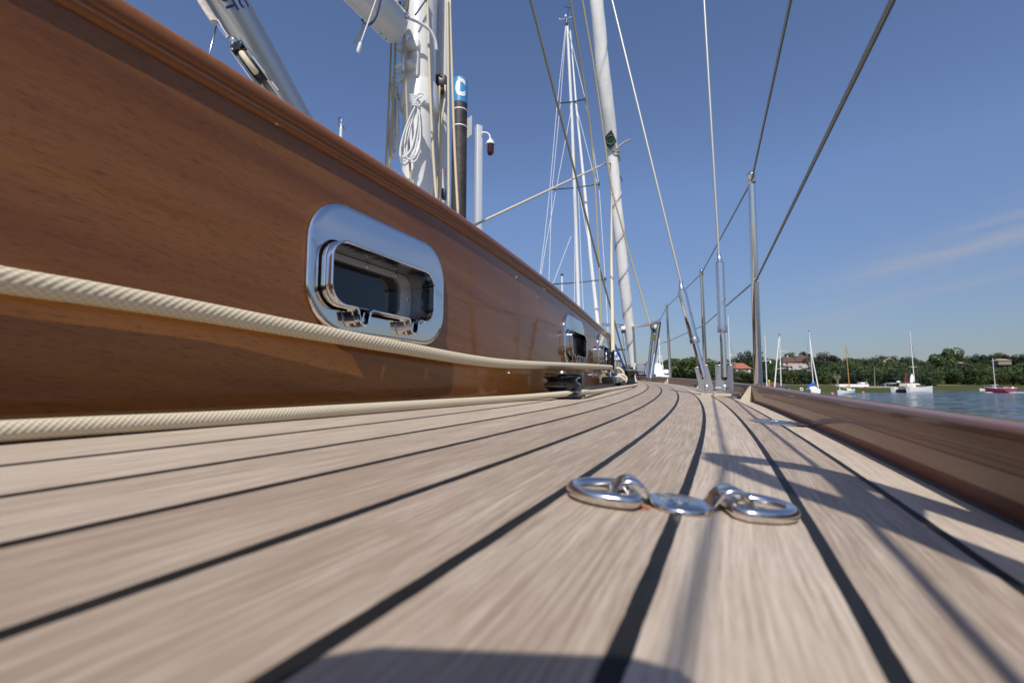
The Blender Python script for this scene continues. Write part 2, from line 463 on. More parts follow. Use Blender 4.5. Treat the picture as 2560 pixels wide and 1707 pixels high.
# ------------------------------------------------------------------ cabin
cabin = thing('cabin', 'varnished mahogany yacht cabin with polished steel portholes beside the teak deck', 'cabin', (Xc(.6), .6, .03))
PORTS = [(.404, .168), (1.182, .167), (1.64, .164)]
def wall_top(Y): return .2785 if Y < .5 else lerp(.2785, .2385, min(1, (Y - .5) / 1.03) ** 1.1)
def side_panel():
    mb = MB(); ys = set(round(-1.2 + .05 * i, 4) for i in range(62)); HW, HH = .085, .034
    ys = [y for y in ys if not any(abs(y - c[0]) < HW + .012 for c in PORTS)]
    for c in PORTS: ys += [c[0] - HW, c[0] - HW / 2, c[0], c[0] + HW / 2, c[0] + HW]
    ys = sorted(ys)
    rows = []
    for Y in ys:
        x = Xc(Y); z0 = zd(x, Y) - .003; zt = wall_top(Y)
        zc = min(PORTS, key=lambda c: abs(c[0] - Y))[1] - .008
        rows.append([(x, Y, z) for z in (z0, lerp(z0, zc - HH, .5), zc - HH, zc + HH, lerp(zc + HH, zt, .5), zt)])
    n = 6; vs = [p for r in rows for p in r]; fs = []
    for i in range(len(rows) - 1):
        for j in range(n - 1):
            ym = (ys[i] + ys[i + 1]) / 2
            if j == 2 and any(abs(ym - c[0]) < HW for c in PORTS): continue
            fs.append((i * n + j, i * n + j + 1, (i + 1) * n + j + 1, (i + 1) * n + j))
    mb.add(vs, fs)
    return mb.build('side_panel', MAHOG, cabin, angle=0)
SIDE = side_panel()
def coaming_rail():
    """rounded mahogany capping with a small bead and cove beneath it"""
    prof = [(-.03, -.004), (.0015, -.004), (.0040, -.0015), (.0048, .001), (.0040, .0035), (.0038, .0045), (.0055, .0055), (.0068, .0095),
            (.0069, .0135), (.0056, .0175), (.0024, .0205), (-.003, .0218), (-.03, .0225)]
    rows = []
    for i in range(63):
        Y = -1.2 + .05 * i; x = Xc(Y); zt = wall_top(Y)
        rows.append([(x + a, Y, zt + b) for a, b in prof])
    mb = MB(); mb.sweep(rows, closed=True)
    return mb.build('coaming_rail', MAHOG_RAIL, cabin, angle=50)
coaming_rail()
def roof_and_ends():
    mb = MB(); rows = []
    for i in range(63):
        Y = -1.2 + .05 * i; x0 = Xc(Y) - .025; x1 = 2 * CL(Y) - x0; zt = wall_top(Y) + .018
        rows.append([(lerp(x0, x1, j / 12), Y, zt + .035 * (1 - (2 * j / 12 - 1) ** 2)) for j in range(13)])
    mb.sweep(rows); mb.build('roof', mat('deck_paint', (.52, .51, .47), .7), cabin, angle=0)
    mb = MB(); Y = 1.9; rows = []
    for j in range(13):
        x = lerp(Xc(Y), 2 * CL(Y) - Xc(Y), j / 12)
        rows.append([(x, Y + .02 * (1 - (2 * j / 12 - 1) ** 2), zd(Xc(Y), Y) - .01), (x, Y + .02 * (1 - (2 * j / 12 - 1) ** 2), wall_top(Y) + .018 + .034 * (1 - (2 * j / 12 - 1) ** 2))])
    mb.sweep(rows); mb.build('front_panel', MAHOG, cabin)
    mb = MB(); rows = []
    for i in range(63):
        Y = -1.2 + .05 * i; x = 2 * CL(Y) - Xc(Y)
        rows.append([(x, Y, .02), (x, Y, wall_top(Y) + .02)])
    mb.sweep(rows); mb.build('far_side_panel', MAHOG, cabin, angle=0)
roof_and_ends()

def porthole(Yc, zc, label):
    tx = .017 - 2 * K * Yc; T = Vector((tx, 1, 0)).normalized(); N = Vector((T.y, -T.x, 0)); Z = Vector((0, 0, 1)); o = Vector((Xc(Yc), Yc, zc))
    nn = 10
    # flange: rounded plate with softly rounded rim, open in the middle
    outer = rrect(0, 0, .222, .130, .046, nn); inn = rrect(-.0155, -.0085, .170, .067, .021, nn)
    def sc(ol, d):   # grow / shrink a rounded rectangle
        cx = sum(p[0] for p in ol) / len(ol); cy = sum(p[1] for p in ol) / len(ol); out = []
        for p in ol:
            v = Vector((p[0] - cx, p[1] - cy)); out.append((p[0] + v.x / max(abs(v.x), abs(v.y), 1e-6) * 0 + d * v.normalized().x, p[1] + d * v.normalized().y))
        return out
    mb = MB()
    rings = [(outer, .0), (outer, .0022), (sc(outer, -.0012), .0036), (sc(outer, -.0035), .0045), (sc(outer, -.008), .0048), (inn, .0048), (inn, -.004)]
    rows = [[o + T * p[0] + Z * p[1] + N * h for p in ol] for ol, h in rings]
    mb.sweep(rows, closed=True, caps=False)
    fl = mb.build('porthole', STEEL, cabin, angle=35); fl['label'] = label
    # opening rim with two drain notches at the bottom
    def rim(w, h, r, cx, cy):
        pts = rrect(cx, cy, w, h, r, nn); out = []
        yb = cy - h / 2
        k = 3 * (nn + 1)                       # index where the bottom-right corner starts
        body = pts[:k]; br = pts[k:]
        out += body
        def notch(x):                          # U shaped spout, from left to right
            q = [(x - .0115, yb), (x - .0095, yb - .0015), (x - .0085, yb - .006), (x - .0075, yb - .0105)]
            q += [(x + .0075 * math.cos(a), yb - .0105 - .0055 * math.sin(a)) for a in [PI - PI * i / 8 for i in range(1, 8)]]
            q += [(x + .0075, yb - .0105), (x + .0085, yb - .006), (x + .0095, yb - .0015), (x + .0115, yb)]
            return q
        out += notch(cx - .038) + notch(cx + .043)
        out += br
        return out
    W0, H0, R0, CX0, CY0 = .166, .0635, .020, -.0155, -.0085
    for nm, h0, h1, grow in (('opening_rim', .0045, .0112, 0), ('hinged_rim', .0124, .0195, -.0004)):
        mb = MB(); ol = rim(W0 + grow * 2, H0 + grow * 2, R0, CX0, CY0); th = .0024
        n = len(ol); inner = []
        for i in range(n):
            a = Vector(ol[i - 1]); b = Vector(ol[(i + 1) % n]); t = (b - a).normalized(); nrm = Vector((-t.y, t.x)); inner.append((ol[i][0] + nrm.x * th, ol[i][1] + nrm.y * th))
        rows = []
        for ring, h in ((ol, h0), (ol, h1 - .0008), ([tuple(Vector(a).lerp(Vector(b), .3)) for a, b in zip(ol, inner)], h1), ([tuple(Vector(a).lerp(Vector(b), .7)) for a, b in zip(ol, inner)], h1), (inner, h1 - .0008), (inner, h0)):
            rows.append([o + T * p[0] + Z * p[1] + N * h for p in ring])
        mb.sweep(rows + [rows[0]], closed=True, caps=False)
        mb.build(nm, STEEL, fl, angle=35)
    # recess tube, inner frame, glass
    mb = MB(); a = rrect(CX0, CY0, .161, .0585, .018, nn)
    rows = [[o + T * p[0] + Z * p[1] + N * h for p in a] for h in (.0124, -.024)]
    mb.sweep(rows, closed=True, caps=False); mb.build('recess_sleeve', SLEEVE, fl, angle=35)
    mb = MB(); a = rrect(CX0, CY0, .1600, .0575, .017, nn); b = rrect(CX0 - .004, CY0, .126, .044, .012, nn)
    mb.prism(a, o + N * -.021, T, Z, N, .006, hole=b); mb.build('inner_frame', FRAME_IN, fl, angle=35)
    mb = MB(); mb.prism(b, o + N * -.022, T, Z, N, .003); mb.build('glass', GLASS_D, fl)
    for sx, sy in ((.074, .0), (.0, .0255), (-.05, .0255), (.05, .0255)):
        mb = MB(); mb.lathe(o + T * (CX0 + sx) + Z * (CY0 + sy) + N * -.0152, [(.0026, 0), (.0026, .0006), (.0018, .0012)], 12, axis=N); mb.build('screw', STEEL_W, fl)
porthole(*PORTS[0], 'large polished steel porthole nearest the lens')
porthole(*PORTS[1], 'second porthole along, beyond the near one')
porthole(*PORTS[2], 'last porthole, at the far end of the cabin side')

# black sealant line where the cabin meets the deck
mb = MB(); rows = []
for i in range(63):
    Y = -1.2 + .05 * i; x = Xc(Y); z = zd(x, Y)
    rows.append([(x - .001, Y, z + .0045), (x + .003, Y, z + .0035), (x + .006, Y, z - .001)])
mb.sweep(rows); mb.build('sealant_line', RUBBER, cabin)

# ------------------------------------------------------------------ ropes
def rope(name, pts, r, m, label, cat='rope', seg=12, uvs=False, n=10, smooth=True, origin=None, group=None, braid=False, braid0=0, relief=.024, freq=1250):
    path = spline(pts, n) if smooth and len(pts) > 2 else [Vector(p) for p in pts]
    mb = MB()
    if braid:
        # resample finely so the braid's strands stand out as real relief
        L = [0]
        for a, b in zip(path, path[1:]): L.append(L[-1] + (b - a).length)
        fine = []; step = .0007; s = braid0; i = 0
        for a, l in zip(path, L):
            if l < braid0: fine.append((a, l))
        while s < L[-1] and s < braid:
            while L[i + 1] < s: i += 1
            t = (s - L[i]) / (L[i + 1] - L[i]); fine.append((path[i].lerp(path[i + 1], t), s)); s += step
        while i + 1 < len(path):
            i += 1; fine.append((path[i], L[i]))
        P = [f[0] for f in fine]; S = [f[1] for f in fine]; seg = 48
        T = [(P[min(k + 3, len(P) - 1)] - P[max(k - 3, 0)]).normalized() for k in range(len(P))]
        vs = []; uv = []
        N = Vector((0, 0, 1)); N = (N - T[0] * N.dot(T[0])).normalized()
        for k in range(len(P)):
            N = (N - T[k] * N.dot(T[k])).normalized(); B = T[k].cross(N)
            for j in range(seg):
                a = 2 * PI * j / seg
                p1 = 9 * a + S[k] * freq; p2 = 9 * a - S[k] * freq
                h = (.52 * math.cos(p1) + .52 * math.cos(p2)) * max(0, min(1, (braid - S[k]) / .2)) * (1 if S[k] >= braid0 else 0)
                rr = r * (1 + relief * h)
                vs.append(P[k] + (N * math.cos(a) + B * math.sin(a)) * rr); uv.append((j / seg, S[k]))
        fs = [(k * seg + j, k * seg + (j + 1) % seg, (k + 1) * seg + (j + 1) % seg, (k + 1) * seg + j) for k in range(len(P) - 1) for j in range(seg)]
        mb.add(vs, fs); mb.uv = uv
    else:
        mb.tube(path, r, seg)
        L = 0; uv = []
        for i, p in enumerate(path):
            if i: L += (p - path[i - 1]).length
            uv += [(j / seg, L) for j in range(seg)]
        mb.uv = uv
    ob = mb.build(name, m, origin=origin if origin is not None else path[0], angle=0)
    return tag(ob, label, cat, group)

def wallpt(px, py, off): return hitX(px, py, lambda Y: Xc(Y) + off, 6)
up = [wallpt(-420, 632, .0110), wallpt(-190, 664, .0112), wallpt(0, 699, .0115), wallpt(250, 737, .0117), wallpt(500, 779, .012), wallpt(750, 824, .014), wallpt(1000, 869, .0175), wallpt(1180, 900, .022), wallpt(1300, 911, .025)]
last = at(1527, 918, 1.5); up += [Vector((lerp(up[-1].x, last.x, .5) + .012, lerp(up[-1].y, last.y, .5), lerp(up[-1].z, last.z, .5))), last]
up = [up[0] + (up[0] - up[1]).normalized() * k for k in (1.1, .6, .33, .17, .07)] + up
rope('rope', up, .0070, ROPE, 'thick cream braided rope running taut along the cabin side below the near porthole', braid=1.9, braid0=1.0)
BLK = Vector((-.300, .86, 0)); BLK.z = zd(BLK.x, BLK.y)
def deckpt(Y, s, r=.0051): X = s - cc(Y); return Vector((X, Y, zd(X, Y) + r))
lo = [deckpt(-1.15, -.322), deckpt(-.65, -.322), deckpt(-.3, -.322), deckpt(-.05, -.322), deckpt(.1, -.322) + Vector((0, 0, .001)), deckpt(.23, -.320), deckpt(.45, -.313), deckpt(.68, -.297), deckpt(.83, -.262, .010), deckpt(.91, -.243, .0125),
      deckpt(1.03, -.248, .008), deckpt(1.3, -.2530), deckpt(1.7, -.236), deckpt(1.95, -.222), deckpt(2.10, -.222, .012)]
e = deckpt(2.18, -.232, .05); lo += [e, e + Vector((.0, .02, .05))]
rope('rope', lo, .0053, ROPE_F, 'cream rope lying on the deck along the cabin foot, led past the black pulley', braid=1.75, braid0=.75, relief=.008, freq=1900)

# ------------------------------------------------------------------ the foot block (two-sheave black pulley) on deck
def foot_block():
    u = Vector((-.0525 - .02, 1, 0)).normalized(); v = Vector((1, .0725, 0)).normalized(); Z = Vector((0, 0, 1))
    c = deckpt(.868, -.276, 0); t = thing('pulley_block', 'black two-sheave pulley block lying on deck against the cabin foot', 'pulley', c)
    for nm, z0 in (('lower_plate', .0012), ('middle_plate', .0205), ('upper_plate', .0440)):
        mb = MB(); ol = [(.042 * math.cos(a), .032 * math.sin(a)) for a in [PI / 2 + PI * k / 14 for k in range(15)]] + [(.089, -.020), (.092, -.016), (.092, .016), (.089, .020)]
        mb.prism([(p[0] + .0, p[1]) for p in ol], c + Z * z0, u, v, Z, .0028); mb.build(nm, BLACK, t)
    for z0 in (.004, .0245):
        mb = MB(); mb.lathe(c + Z * z0, [(.036, 0), (.037, .002), (.030, .006), (.0285, .0085), (.030, .011), (.037, .0145), (.036, .0165)], 32); mb.build('sheave', BLACK_G, t)
    mb = MB(); mb.box(c + u * .094 + v * .012 + Z * .0240, (.019, .022, .0485), rot=Matrix((u, v, Z)).transposed(), bev=.0012)
    for zz in (.012, .021, .033):
        mb.box(c + u * .094 + v * .012 + Z * zz, (.0194, .0224, .0006), rot=Matrix((u, v, Z)).transposed())
    mb.build('end_pillar', mat('worn_black_plastic', (.045, .042, .040), .5, noise=(70, .6, (.07, .066, .062))), t)
    mb = MB(); mb.lathe(c + Z * .001, [(.0085, 0), (.0085, .0455), (.006, .050)], 16); mb.build('pivot_pin', STEEL_W, t)
foot_block()

# track with sliding car and upright sheet block further forward
def sheet_gear():
    a = deckpt(.93, -.300, 0); b = deckpt(1.75, -.290, 0)
    pts = [deckpt(lerp(.93, 1.85, i / 8), lerp(-.300, -.282, i / 8), 0) for i in range(9)]
    mb = MB(); rows = []
    for p in pts:
        rows.append([p + Vector(q) for q in ((-.014, 0, .0002), (-.014, 0, .010), (-.009, 0, .013), (.009, 0, .013), (.014, 0, .010), (.014, 0, .006), (.018, 0, .005), (.018, 0, .0002))])
    mb.sweep(rows, closed=True); tr = mb.build('deck_track', DGREY, origin=pts[0]); tag(tr, 'dark grey metal track bolted to the deck beside the cabin corner', 'track')
    c = pts[6] + Vector((0, 0, .013)); t = thing('sheet_car', 'black sliding car with chrome shackle on the dark deck track', 'track car', c)
    mb = MB(); mb.box(c + Vector((0, 0, .012)), (.046, .10, .022), bev=.005); mb.box(c + Vector((.005, -.058, .008)), (.036, .02, .026), bev=.004); mb.build('car_body', BLACK_G, t)
    mb = MB(); mb.box(c + Vector((.012, .075, .0)), (.034, .045, .024), bev=.004); mb.build('end_stop', BLACK, t)
    for yy in (-.03, .03):
        mb = MB(); mb.lathe(c + Vector((.0235, yy, .012)), [(.007, 0), (.007, .003), (.004, .005)], 14, axis=(1, 0, 0)); mb.build('axle_bolt', STEEL, t)
    mb = MB(); mb.tube([c + Vector((.0, -.018, .022)), c + Vector((0, -.016, .036)), c + Vector((0, 0, .043)), c + Vector((0, .016, .036)), c + Vector((0, .018, .022))], .004, 8)
    mb.tube([c + Vector((-.02, 0, .03)), c + Vector((.02, 0, .03))], .0035, 8); mb.build('shackle', STEEL, t)
    B = c + Vector((.0, 0, .083)); k = thing('sheet_block', 'upright black and chrome sheet block standing at the cabin corner', 'pulley', B + Vector((0, 0, -.04)))
    W = Vector((.98, .2, 0)).normalized()
    mb = MB(); mb.lathe(B - W * .012, [(.034, 0), (.035, .002), (.028, .009), (.0275, .012), (.028, .015), (.035, .022), (.034, .024)], 28, axis=W); mb.build('sheave', BLACK_G, k)
    U = Vector((-W.y, W.x, 0)); Zv = Vector((0, 0, 1))
    for sd in (-1, 1):
        mb = MB(); ol = [(.024 * math.cos(a), .038 * math.sin(a)) for a in [2 * PI * i / 20 for i in range(20)]]; il = [(p[0] * .55, p[1] * .55) for p in ol]
        mb.prism(ol, B + W * (sd * .0155 - .0015), U, Zv, W, .003, hole=il); mb.build('cheek', STEEL, k)
    mb = MB(); mb.lathe(B - W * .02, [(.008, 0), (.008, .04), (.006, .042)], 14, axis=W); mb.build('axle', STEEL, k)
    mb = MB(); mb.lathe(B + Vector((0, 0, -.044)), [(.009, 0), (.011, .004), (.011, .010), (.006, .014)], 14); mb.build('swivel', STEEL, k)
    return B
SB = sheet_gear()
# rope loops and a small winch at the corner
wp = at(1572, 936, 2.02); wp.z = zd(wp.x, wp.y)
w = thing('winch', 'small dark winch with a bright steel cap beyond the sheet block', 'winch', wp)
mb = MB(); mb.lathe(wp, [(.036, 0), (.036, .012), (.026, .018), (.024, .04), (.029, .058), (.030, .062)], 24); mb.build('drum', BLACK_G, w)
mb = MB(); mb.lathe(wp + Vector((0, 0, .062)), [(.033, 0), (.034, .003), (.030, .006), (.008, .007)], 24); mb.build('cap', STEEL_W, w)
for k, (pp) in enumerate(([(1533, 921), (1548, 921), (1558, 931), (1557, 942)], [(1541, 938), (1556, 937), (1566, 946), (1560, 958), (1546, 961)], [(1538, 943), (1551, 942), (1561, 950), (1556, 958)])):
    rope('rope_loop', [at(x, y, 1.93 - .02 * k) for x, y in pp], .0055, ROPE_P, ['short cream rope bight, uppermost of the loops behind the sheet block', 'outer cream rope loop drooping to the deck behind the sheet block', 'inner cream rope loop tucked behind the sheet car'][k], 'rope', group='rope loops at the cabin corner')

# sheets from the furled sail
clew = hitX(1529, 478, lambda Y: CL(Y) + .06)
rope('rope', [SB + Vector((.0, .03, .02)), hitX(1527, 800, lambda Y: -.43 - .05 * (Y - 1.5)) if False else SB.lerp(clew, .35), clew], .0072, ROPE_P, 'pale cream sheet rising straight up from the sheet block to the furled sail', smooth=False)
clew2 = hitX(1514, 409, CL)
rope('rope', [clew2, at(1350, 486, 3.1), at(1180, 566, 2.55), at(1120, 596, 2.4)], .0075, ROPE_P, 'cream sheet slanting down to the left from the furled sail', n=6)

# ------------------------------------------------------------------ bulwark / toe rail on the starboard edge
def bulwark():
    t = thing('toe_rail', 'low weathered mahogany toe rail along the outer edge of the deck', 'rail', (.116, .5, 0))
    prof = [(0, -.004), (0, .0415), (.0006, .0432), (.0020, .0444), (.006, .0449), (.014, .0451), (.022, .0449), (.0252, .0440), (.0270, .0420), (.0275, .039), (.0275, -.03)]
    joints = [-1.2, 1.437, 2.63, 3.80, 5.34]
    for a, b in zip(joints, joints[1:]):
        mb = MB(); n = max(8, int((b - a) / .05)); rows = []
        for i in range(n + 1):
            Y = lerp(a + .0005, b - .0005, i / n); s = .116
            rows.append([(s + p - cc(Y), Y, fY(Y) + camber(s) + q) for p, q in prof])
        mb.sweep(rows, closed=True); mb.build('rail_section', MAHOG_OLD, t, angle=50)
    mb = MB(); rows = []
    for i in range(130):
        Y = -1.2 + .05 * i; s = .116; z = fY(Y) + camber(s)
        rows.append([(s - .0022 - cc(Y), Y, z + .0005), (s - .0005 - cc(Y), Y, z + .0012), (s + .001 - cc(Y), Y, z + .002)])
    mb.sweep(rows); mb.build('sealant_line', RUBBER, t)
    # the opposite rail
    mb = MB(); rows = []
    for i in range(131):
        Y = -1.2 + .05 * i; s = .116
        rows.append([(2 * CL(Y) - (s + p - cc(Y)), Y, fY(Y) + camber(s) + q) for p, q in prof])
    mb.sweep(rows, closed=True); mb.build('opposite_rail_section', MAHOG_OLD, t, angle=50)
bulwark()

# ------------------------------------------------------------------ stanchions and lifelines
STY = [1.437, 2.63, 3.80]
def stanchion(Y, label, lean):
    s = .134; b = Vector((s - cc(Y), Y, fY(Y) + camber(s) + .006)); top = Vector((s - cc(Y) + lean[0], Y + lean[1], fY(Y) + camber(.13) + .588))
    t = thing('stanchion', label, 'stanchion', b, 'stanchions along the rail')
    ax = top - b
    mb = MB(); mb.tube([b, b + ax * .10, b + ax * .42, b + ax * .97, top - ax * .015], [.0108, .0108, .0103, .0085, .0080], 20); mb.build('post', STEEL, t)
    mb = MB(); mb.lathe(top - ax * .025, [(.0098, 0), (.0115, .002), (.0115, .005), (.0092, .007), (.0090, .018), (.0105, .020), (.0105, .026), (.007, .031), (.002, .033)], 18, axis=ax); mb.build('cap', STEEL, t)
    m2 = b + ax * .545
    mb = MB(); side = Vector((.35, -1, 0)).normalized(); mb.tube([m2 + side * .0092 + Vector((math.cos(a) * .0055 * .94, math.cos(a) * .0055 * .33, math.sin(a) * .0055)) for a in [2 * PI * i / 14 for i in range(14)]], .0016, 8, closed=True); mb.build('eyelet', STEEL, t)
    mb = MB(); mb.lathe(m2 + side * .0082, [(.0052, 0), (.0052, .0012)], 14, axis=side); mb.build('wire_hole', HOLE, t)
    # socket wedge welded inside the rail
    u = Vector((-2 * K * Y, 1, 0)).normalized(); v = Vector((u.y, -u.x, 0))
    q = Vector((.115 - cc(Y), Y - .006, fY(Y) + camber(.116)))
    mb = MB(); zz = .040
    A = [q - u * .004 - v * .030, q + u * .004 - v * .030, q - u * .010 + v * .001, q + u * .012 + v * .001]
    B = [q - u * .001 - v * .004 + Vector((0, 0, zz)), q + u * .002 - v * .004 + Vector((0, 0, zz)), q - u * .003 + v * .001 + Vector((0, 0, zz + .003)), q + u * .004 + v * .001 + Vector((0, 0, zz + .003))]
    mb.add(A + B, [(0, 1, 5, 4), (0, 4, 6, 2), (1, 3, 7, 5), (4, 5, 7, 6), (0, 2, 3, 1)]); mb.build('socket_wedge', CREAM, t)
    mb = MB(); mb.lathe(b + Vector((.003, -.0100, .055)), [(.005, 0), (.0045, .003), (.002, .005)], 12, axis=(.2, -1, 0)); mb.build('set_screw', STEEL, t)
    return top, m2
labs = ['nearest polished steel stanchion, the tallest one in front of the water', 'second steel stanchion along the rail, between the two shroud turnbuckles', 'farthest steel stanchion, just aft of the bow pulpit']
TOPS = [stanchion(Y, l, le) for Y, l, le in zip(STY, labs, [(.004, -.09), (.004, -.10), (.0, -.10)])]

# boarding-gate stanchion beside the lens (out to the right): it throws the forked shadow on the deck
g0 = Vector((.134, .16, -.005)); gt = thing('gate_stanchion', 'forked boarding-gate stanchion on the rail whose shadow crosses the near deck', 'stanchion', g0)
P = lambda Y, z: Vector((.132 - cc(Y), Y, z))
mb = MB(); mb.tube(spline([P(.236, -.005), P(.194, .096), P(.109, .31), P(-.01, .47), P(-.10, .575), P(-.125, .605)], 8), .0125, 16); mb.build('forward_leg', STEEL, gt)
mb = MB(); mb.tube(spline([P(.125, -.005), P(.04, .2), P(-.005, .317), P(-.085, .47), P(-.13, .575), P(-.14, .603)], 8), .0125, 16); mb.build('after_leg', STEEL, gt)
mb = MB(); mb.tube(spline([P(.12, .29), P(.09, .315), P(.03, .29), P(.005, .265)], 8), .009, 12); mb.tube(spline([P(.15, .21), P(.10, .235), P(.01, .29)], 8), .008, 12); mb.build('cross_brace', STEEL, gt)

pul_top = hitX(1648, 803, edge(.12)); pul_mid = hitX(1640, 862, edge(.12))
gate_u = Vector((.132, -.12, .588)); gate_l = Vector((.132, .09, .335))
rope('lifeline', [pul_top, TOPS[2][0] + Vector((0, 0, -.006)), TOPS[1][0] + Vector((0, 0, -.006)), TOPS[0][0] + Vector((0, 0, -.008)), gate_u, gate_u + Vector((-.02, -1.6, 0))], .0025, STEEL_D, 'upper wire lifeline threaded through the stanchion tops', 'lifeline', 8, smooth=False)
sd = Vector((.0035, -.010, 0))
rope('lifeline', [pul_mid, TOPS[2][1] + sd, TOPS[1][1] + sd, TOPS[0][1] + sd, gate_l, gate_l + Vector((-.02, -1.8, 0))], .0025, STEEL_D, 'lower wire lifeline through the eyelets halfway up the stanchions', 'lifeline', 8, smooth=False)

# ------------------------------------------------------------------ shrouds, turnbuckles and chainplate
cp = deckpt(1.645, .055, 0)
ch = thing('chainplate', 'pale sealed chainplate pad on the deck under the two shrouds', 'chainplate', cp)
mb = MB(); u = Vector((-2 * K * 1.645, 1, 0)).normalized(); v = Vector((u.y, -u.x, 0))
Bq = [(1752, 987), (1790, 992), (1836, 997), (1830, 976), (1790, 974), (1757, 974)]
a0 = deckpt(1.60, -.002, .001); a1 = deckpt(1.61, .110, .001)
mb.box((a0 + a1) / 2 + Vector((0, .012, .004)), ((a1 - a0).length, .045, .010), rot=Matrix.Rotation(math.radians(3), 3, 'Z'), bev=.002); mb.build('pad', CREAM, ch)
def shroud(label, base, top_px, fork_top, tb_bot, tb_top, swage_top, wid, Yp, tilt, worn):
    """base, fork top ... are photo points that lie in the athwartships plane Y = Yp"""
    def pl(q):
        r = ray(*q); k = Yp / r[1]; return Vector((r[0] * k, Yp, H + r[2] * k))
    b = pl(base); ft = pl(fork_top); tbb = pl(tb_bot); tbt = pl(tb_top); sw = pl(swage_top); tp = pl(top_px); tp = sw + (tp - sw) * 2.2
    t = thing('shroud', label, 'shroud', b, 'starboard shrouds')
    ms = STEEL
    ax = (ft - b).normalized(); Wd = Vector((0, -1, 0)); U = ax.cross(Wd).normalized(); h = (ft - b).length
    hw = wid / 2; sl = hw * .36
    ol = [(hw * math.cos(a), hw * math.sin(a) * .9 + hw * .85) for a in [PI + PI * i / 12 for i in range(13)]]
    ol += [(hw * .98, h), (sl, h)] + [(sl * math.cos(a), h * .58 + sl * math.sin(a)) for a in [0 - PI * i / 10 for i in range(11)]] + [(-sl, h), (-hw * .98, h)]
    mb = MB(); mb.prism(ol, b - Wd * .002, U, ax, Wd, .005); fk = mb.build('toggle_plate', worn, t, angle=30)
    mb = MB(); mb.prism(ol, b - Wd * .018, U, ax, Wd, .004); mb.build('toggle_plate', worn, t, angle=30)
    mb = MB()
    for sg in (-1, 1):
        mb.box(b + ax * (h - .002) + U * sg * hw * .68 - Wd * .0065, (hw * .62, .022, .005), rot=Matrix((U, Wd, ax)).transposed(), bev=.0016)
    mb.build('toggle_head', worn, t)
    pc = b + ax * hw * .95
    mb = MB(); mb.lathe(pc - Wd * .02, [(hw * .36, 0), (hw * .36, .0235), (hw * .33, .0262), (hw * .24, .0272)], 20, axis=Wd); mb.build('clevis_pin', STEEL_W, t)
    mb = MB(); mb.tube([pc + Wd * .0075 + U * hw * -.25, pc + Wd * .0085 - U * hw * (1.0 if tilt else .2) - ax * (0 if tilt else hw * .95)], .0012, 8)
    mb.tube([pc + Wd * .007 + (U * hw * .25 if tilt else ax * hw * .3) + d for d in [Vector((math.cos(a) * .003, -math.sin(a) * .002, math.sin(a) * .003)) + (U * .006 if tilt else ax * .006) for a in [2 * PI * i / 10 for i in range(10)]]], .001, 6, closed=True); mb.build('cotter_pin', STEEL, t)
    ct = b + ax * h * .60
    mb = MB(); mb.tube([ct, ct.lerp(tbb, .35), tbb + (tbt - tbb) * .05], [.0098, .0092, .0090], 18); mb.build('threaded_rod', STEEL, t)
    d = (tbt - tbb); L = d.length
    mb = MB(); mb.lathe(tbb, [(.0132, 0), (.0146, .001), (.0146, L * .095), (.0132, L * .10), (.0132, L * .55), (.0138, L * .9), (.0138, L * .985), (.0105, L)], 24, axis=d); mb.build('turnbuckle_body', STEEL, t, angle=30)
    mb = MB(); mb.lathe(tbb, [(.0149, .0005), (.0153, .002), (.0153, L * .085), (.0149, L * .092)], 24, axis=d); mb.build('lock_collar', STEEL_W, t, angle=30)
    e2 = tbt + (sw - tbt); mb = MB(); mb.lathe(tbt, [(.0085, -.002), (.0090, (sw - tbt).length * .3), (.0066, (sw - tbt).length * .45), (.0062, (sw - tbt).length)], 18, axis=sw - tbt); mb.build('swage_terminal', STEEL_W, t, angle=30)
    mb = MB(); mb.tube([sw - (sw - tbt) * .1, tp], .0042, 12); mb.build('wire', WIRE, t)
shroud('left-hand steel shroud leaning inboard, its turnbuckle tilted to the left', (1770, 983), (1530, 0), (1752, 915), (1738, 858), (1704, 726), (1702, 703), .040, 1.61, False, PLATE)
shroud('right-hand steel shroud standing almost upright beside the nearest stanchion', (1811, 989), (1760, 0), (1810, 912), (1806, 832), (1799, 655), (1797, 634), .0525, 1.66, True, PLATE)

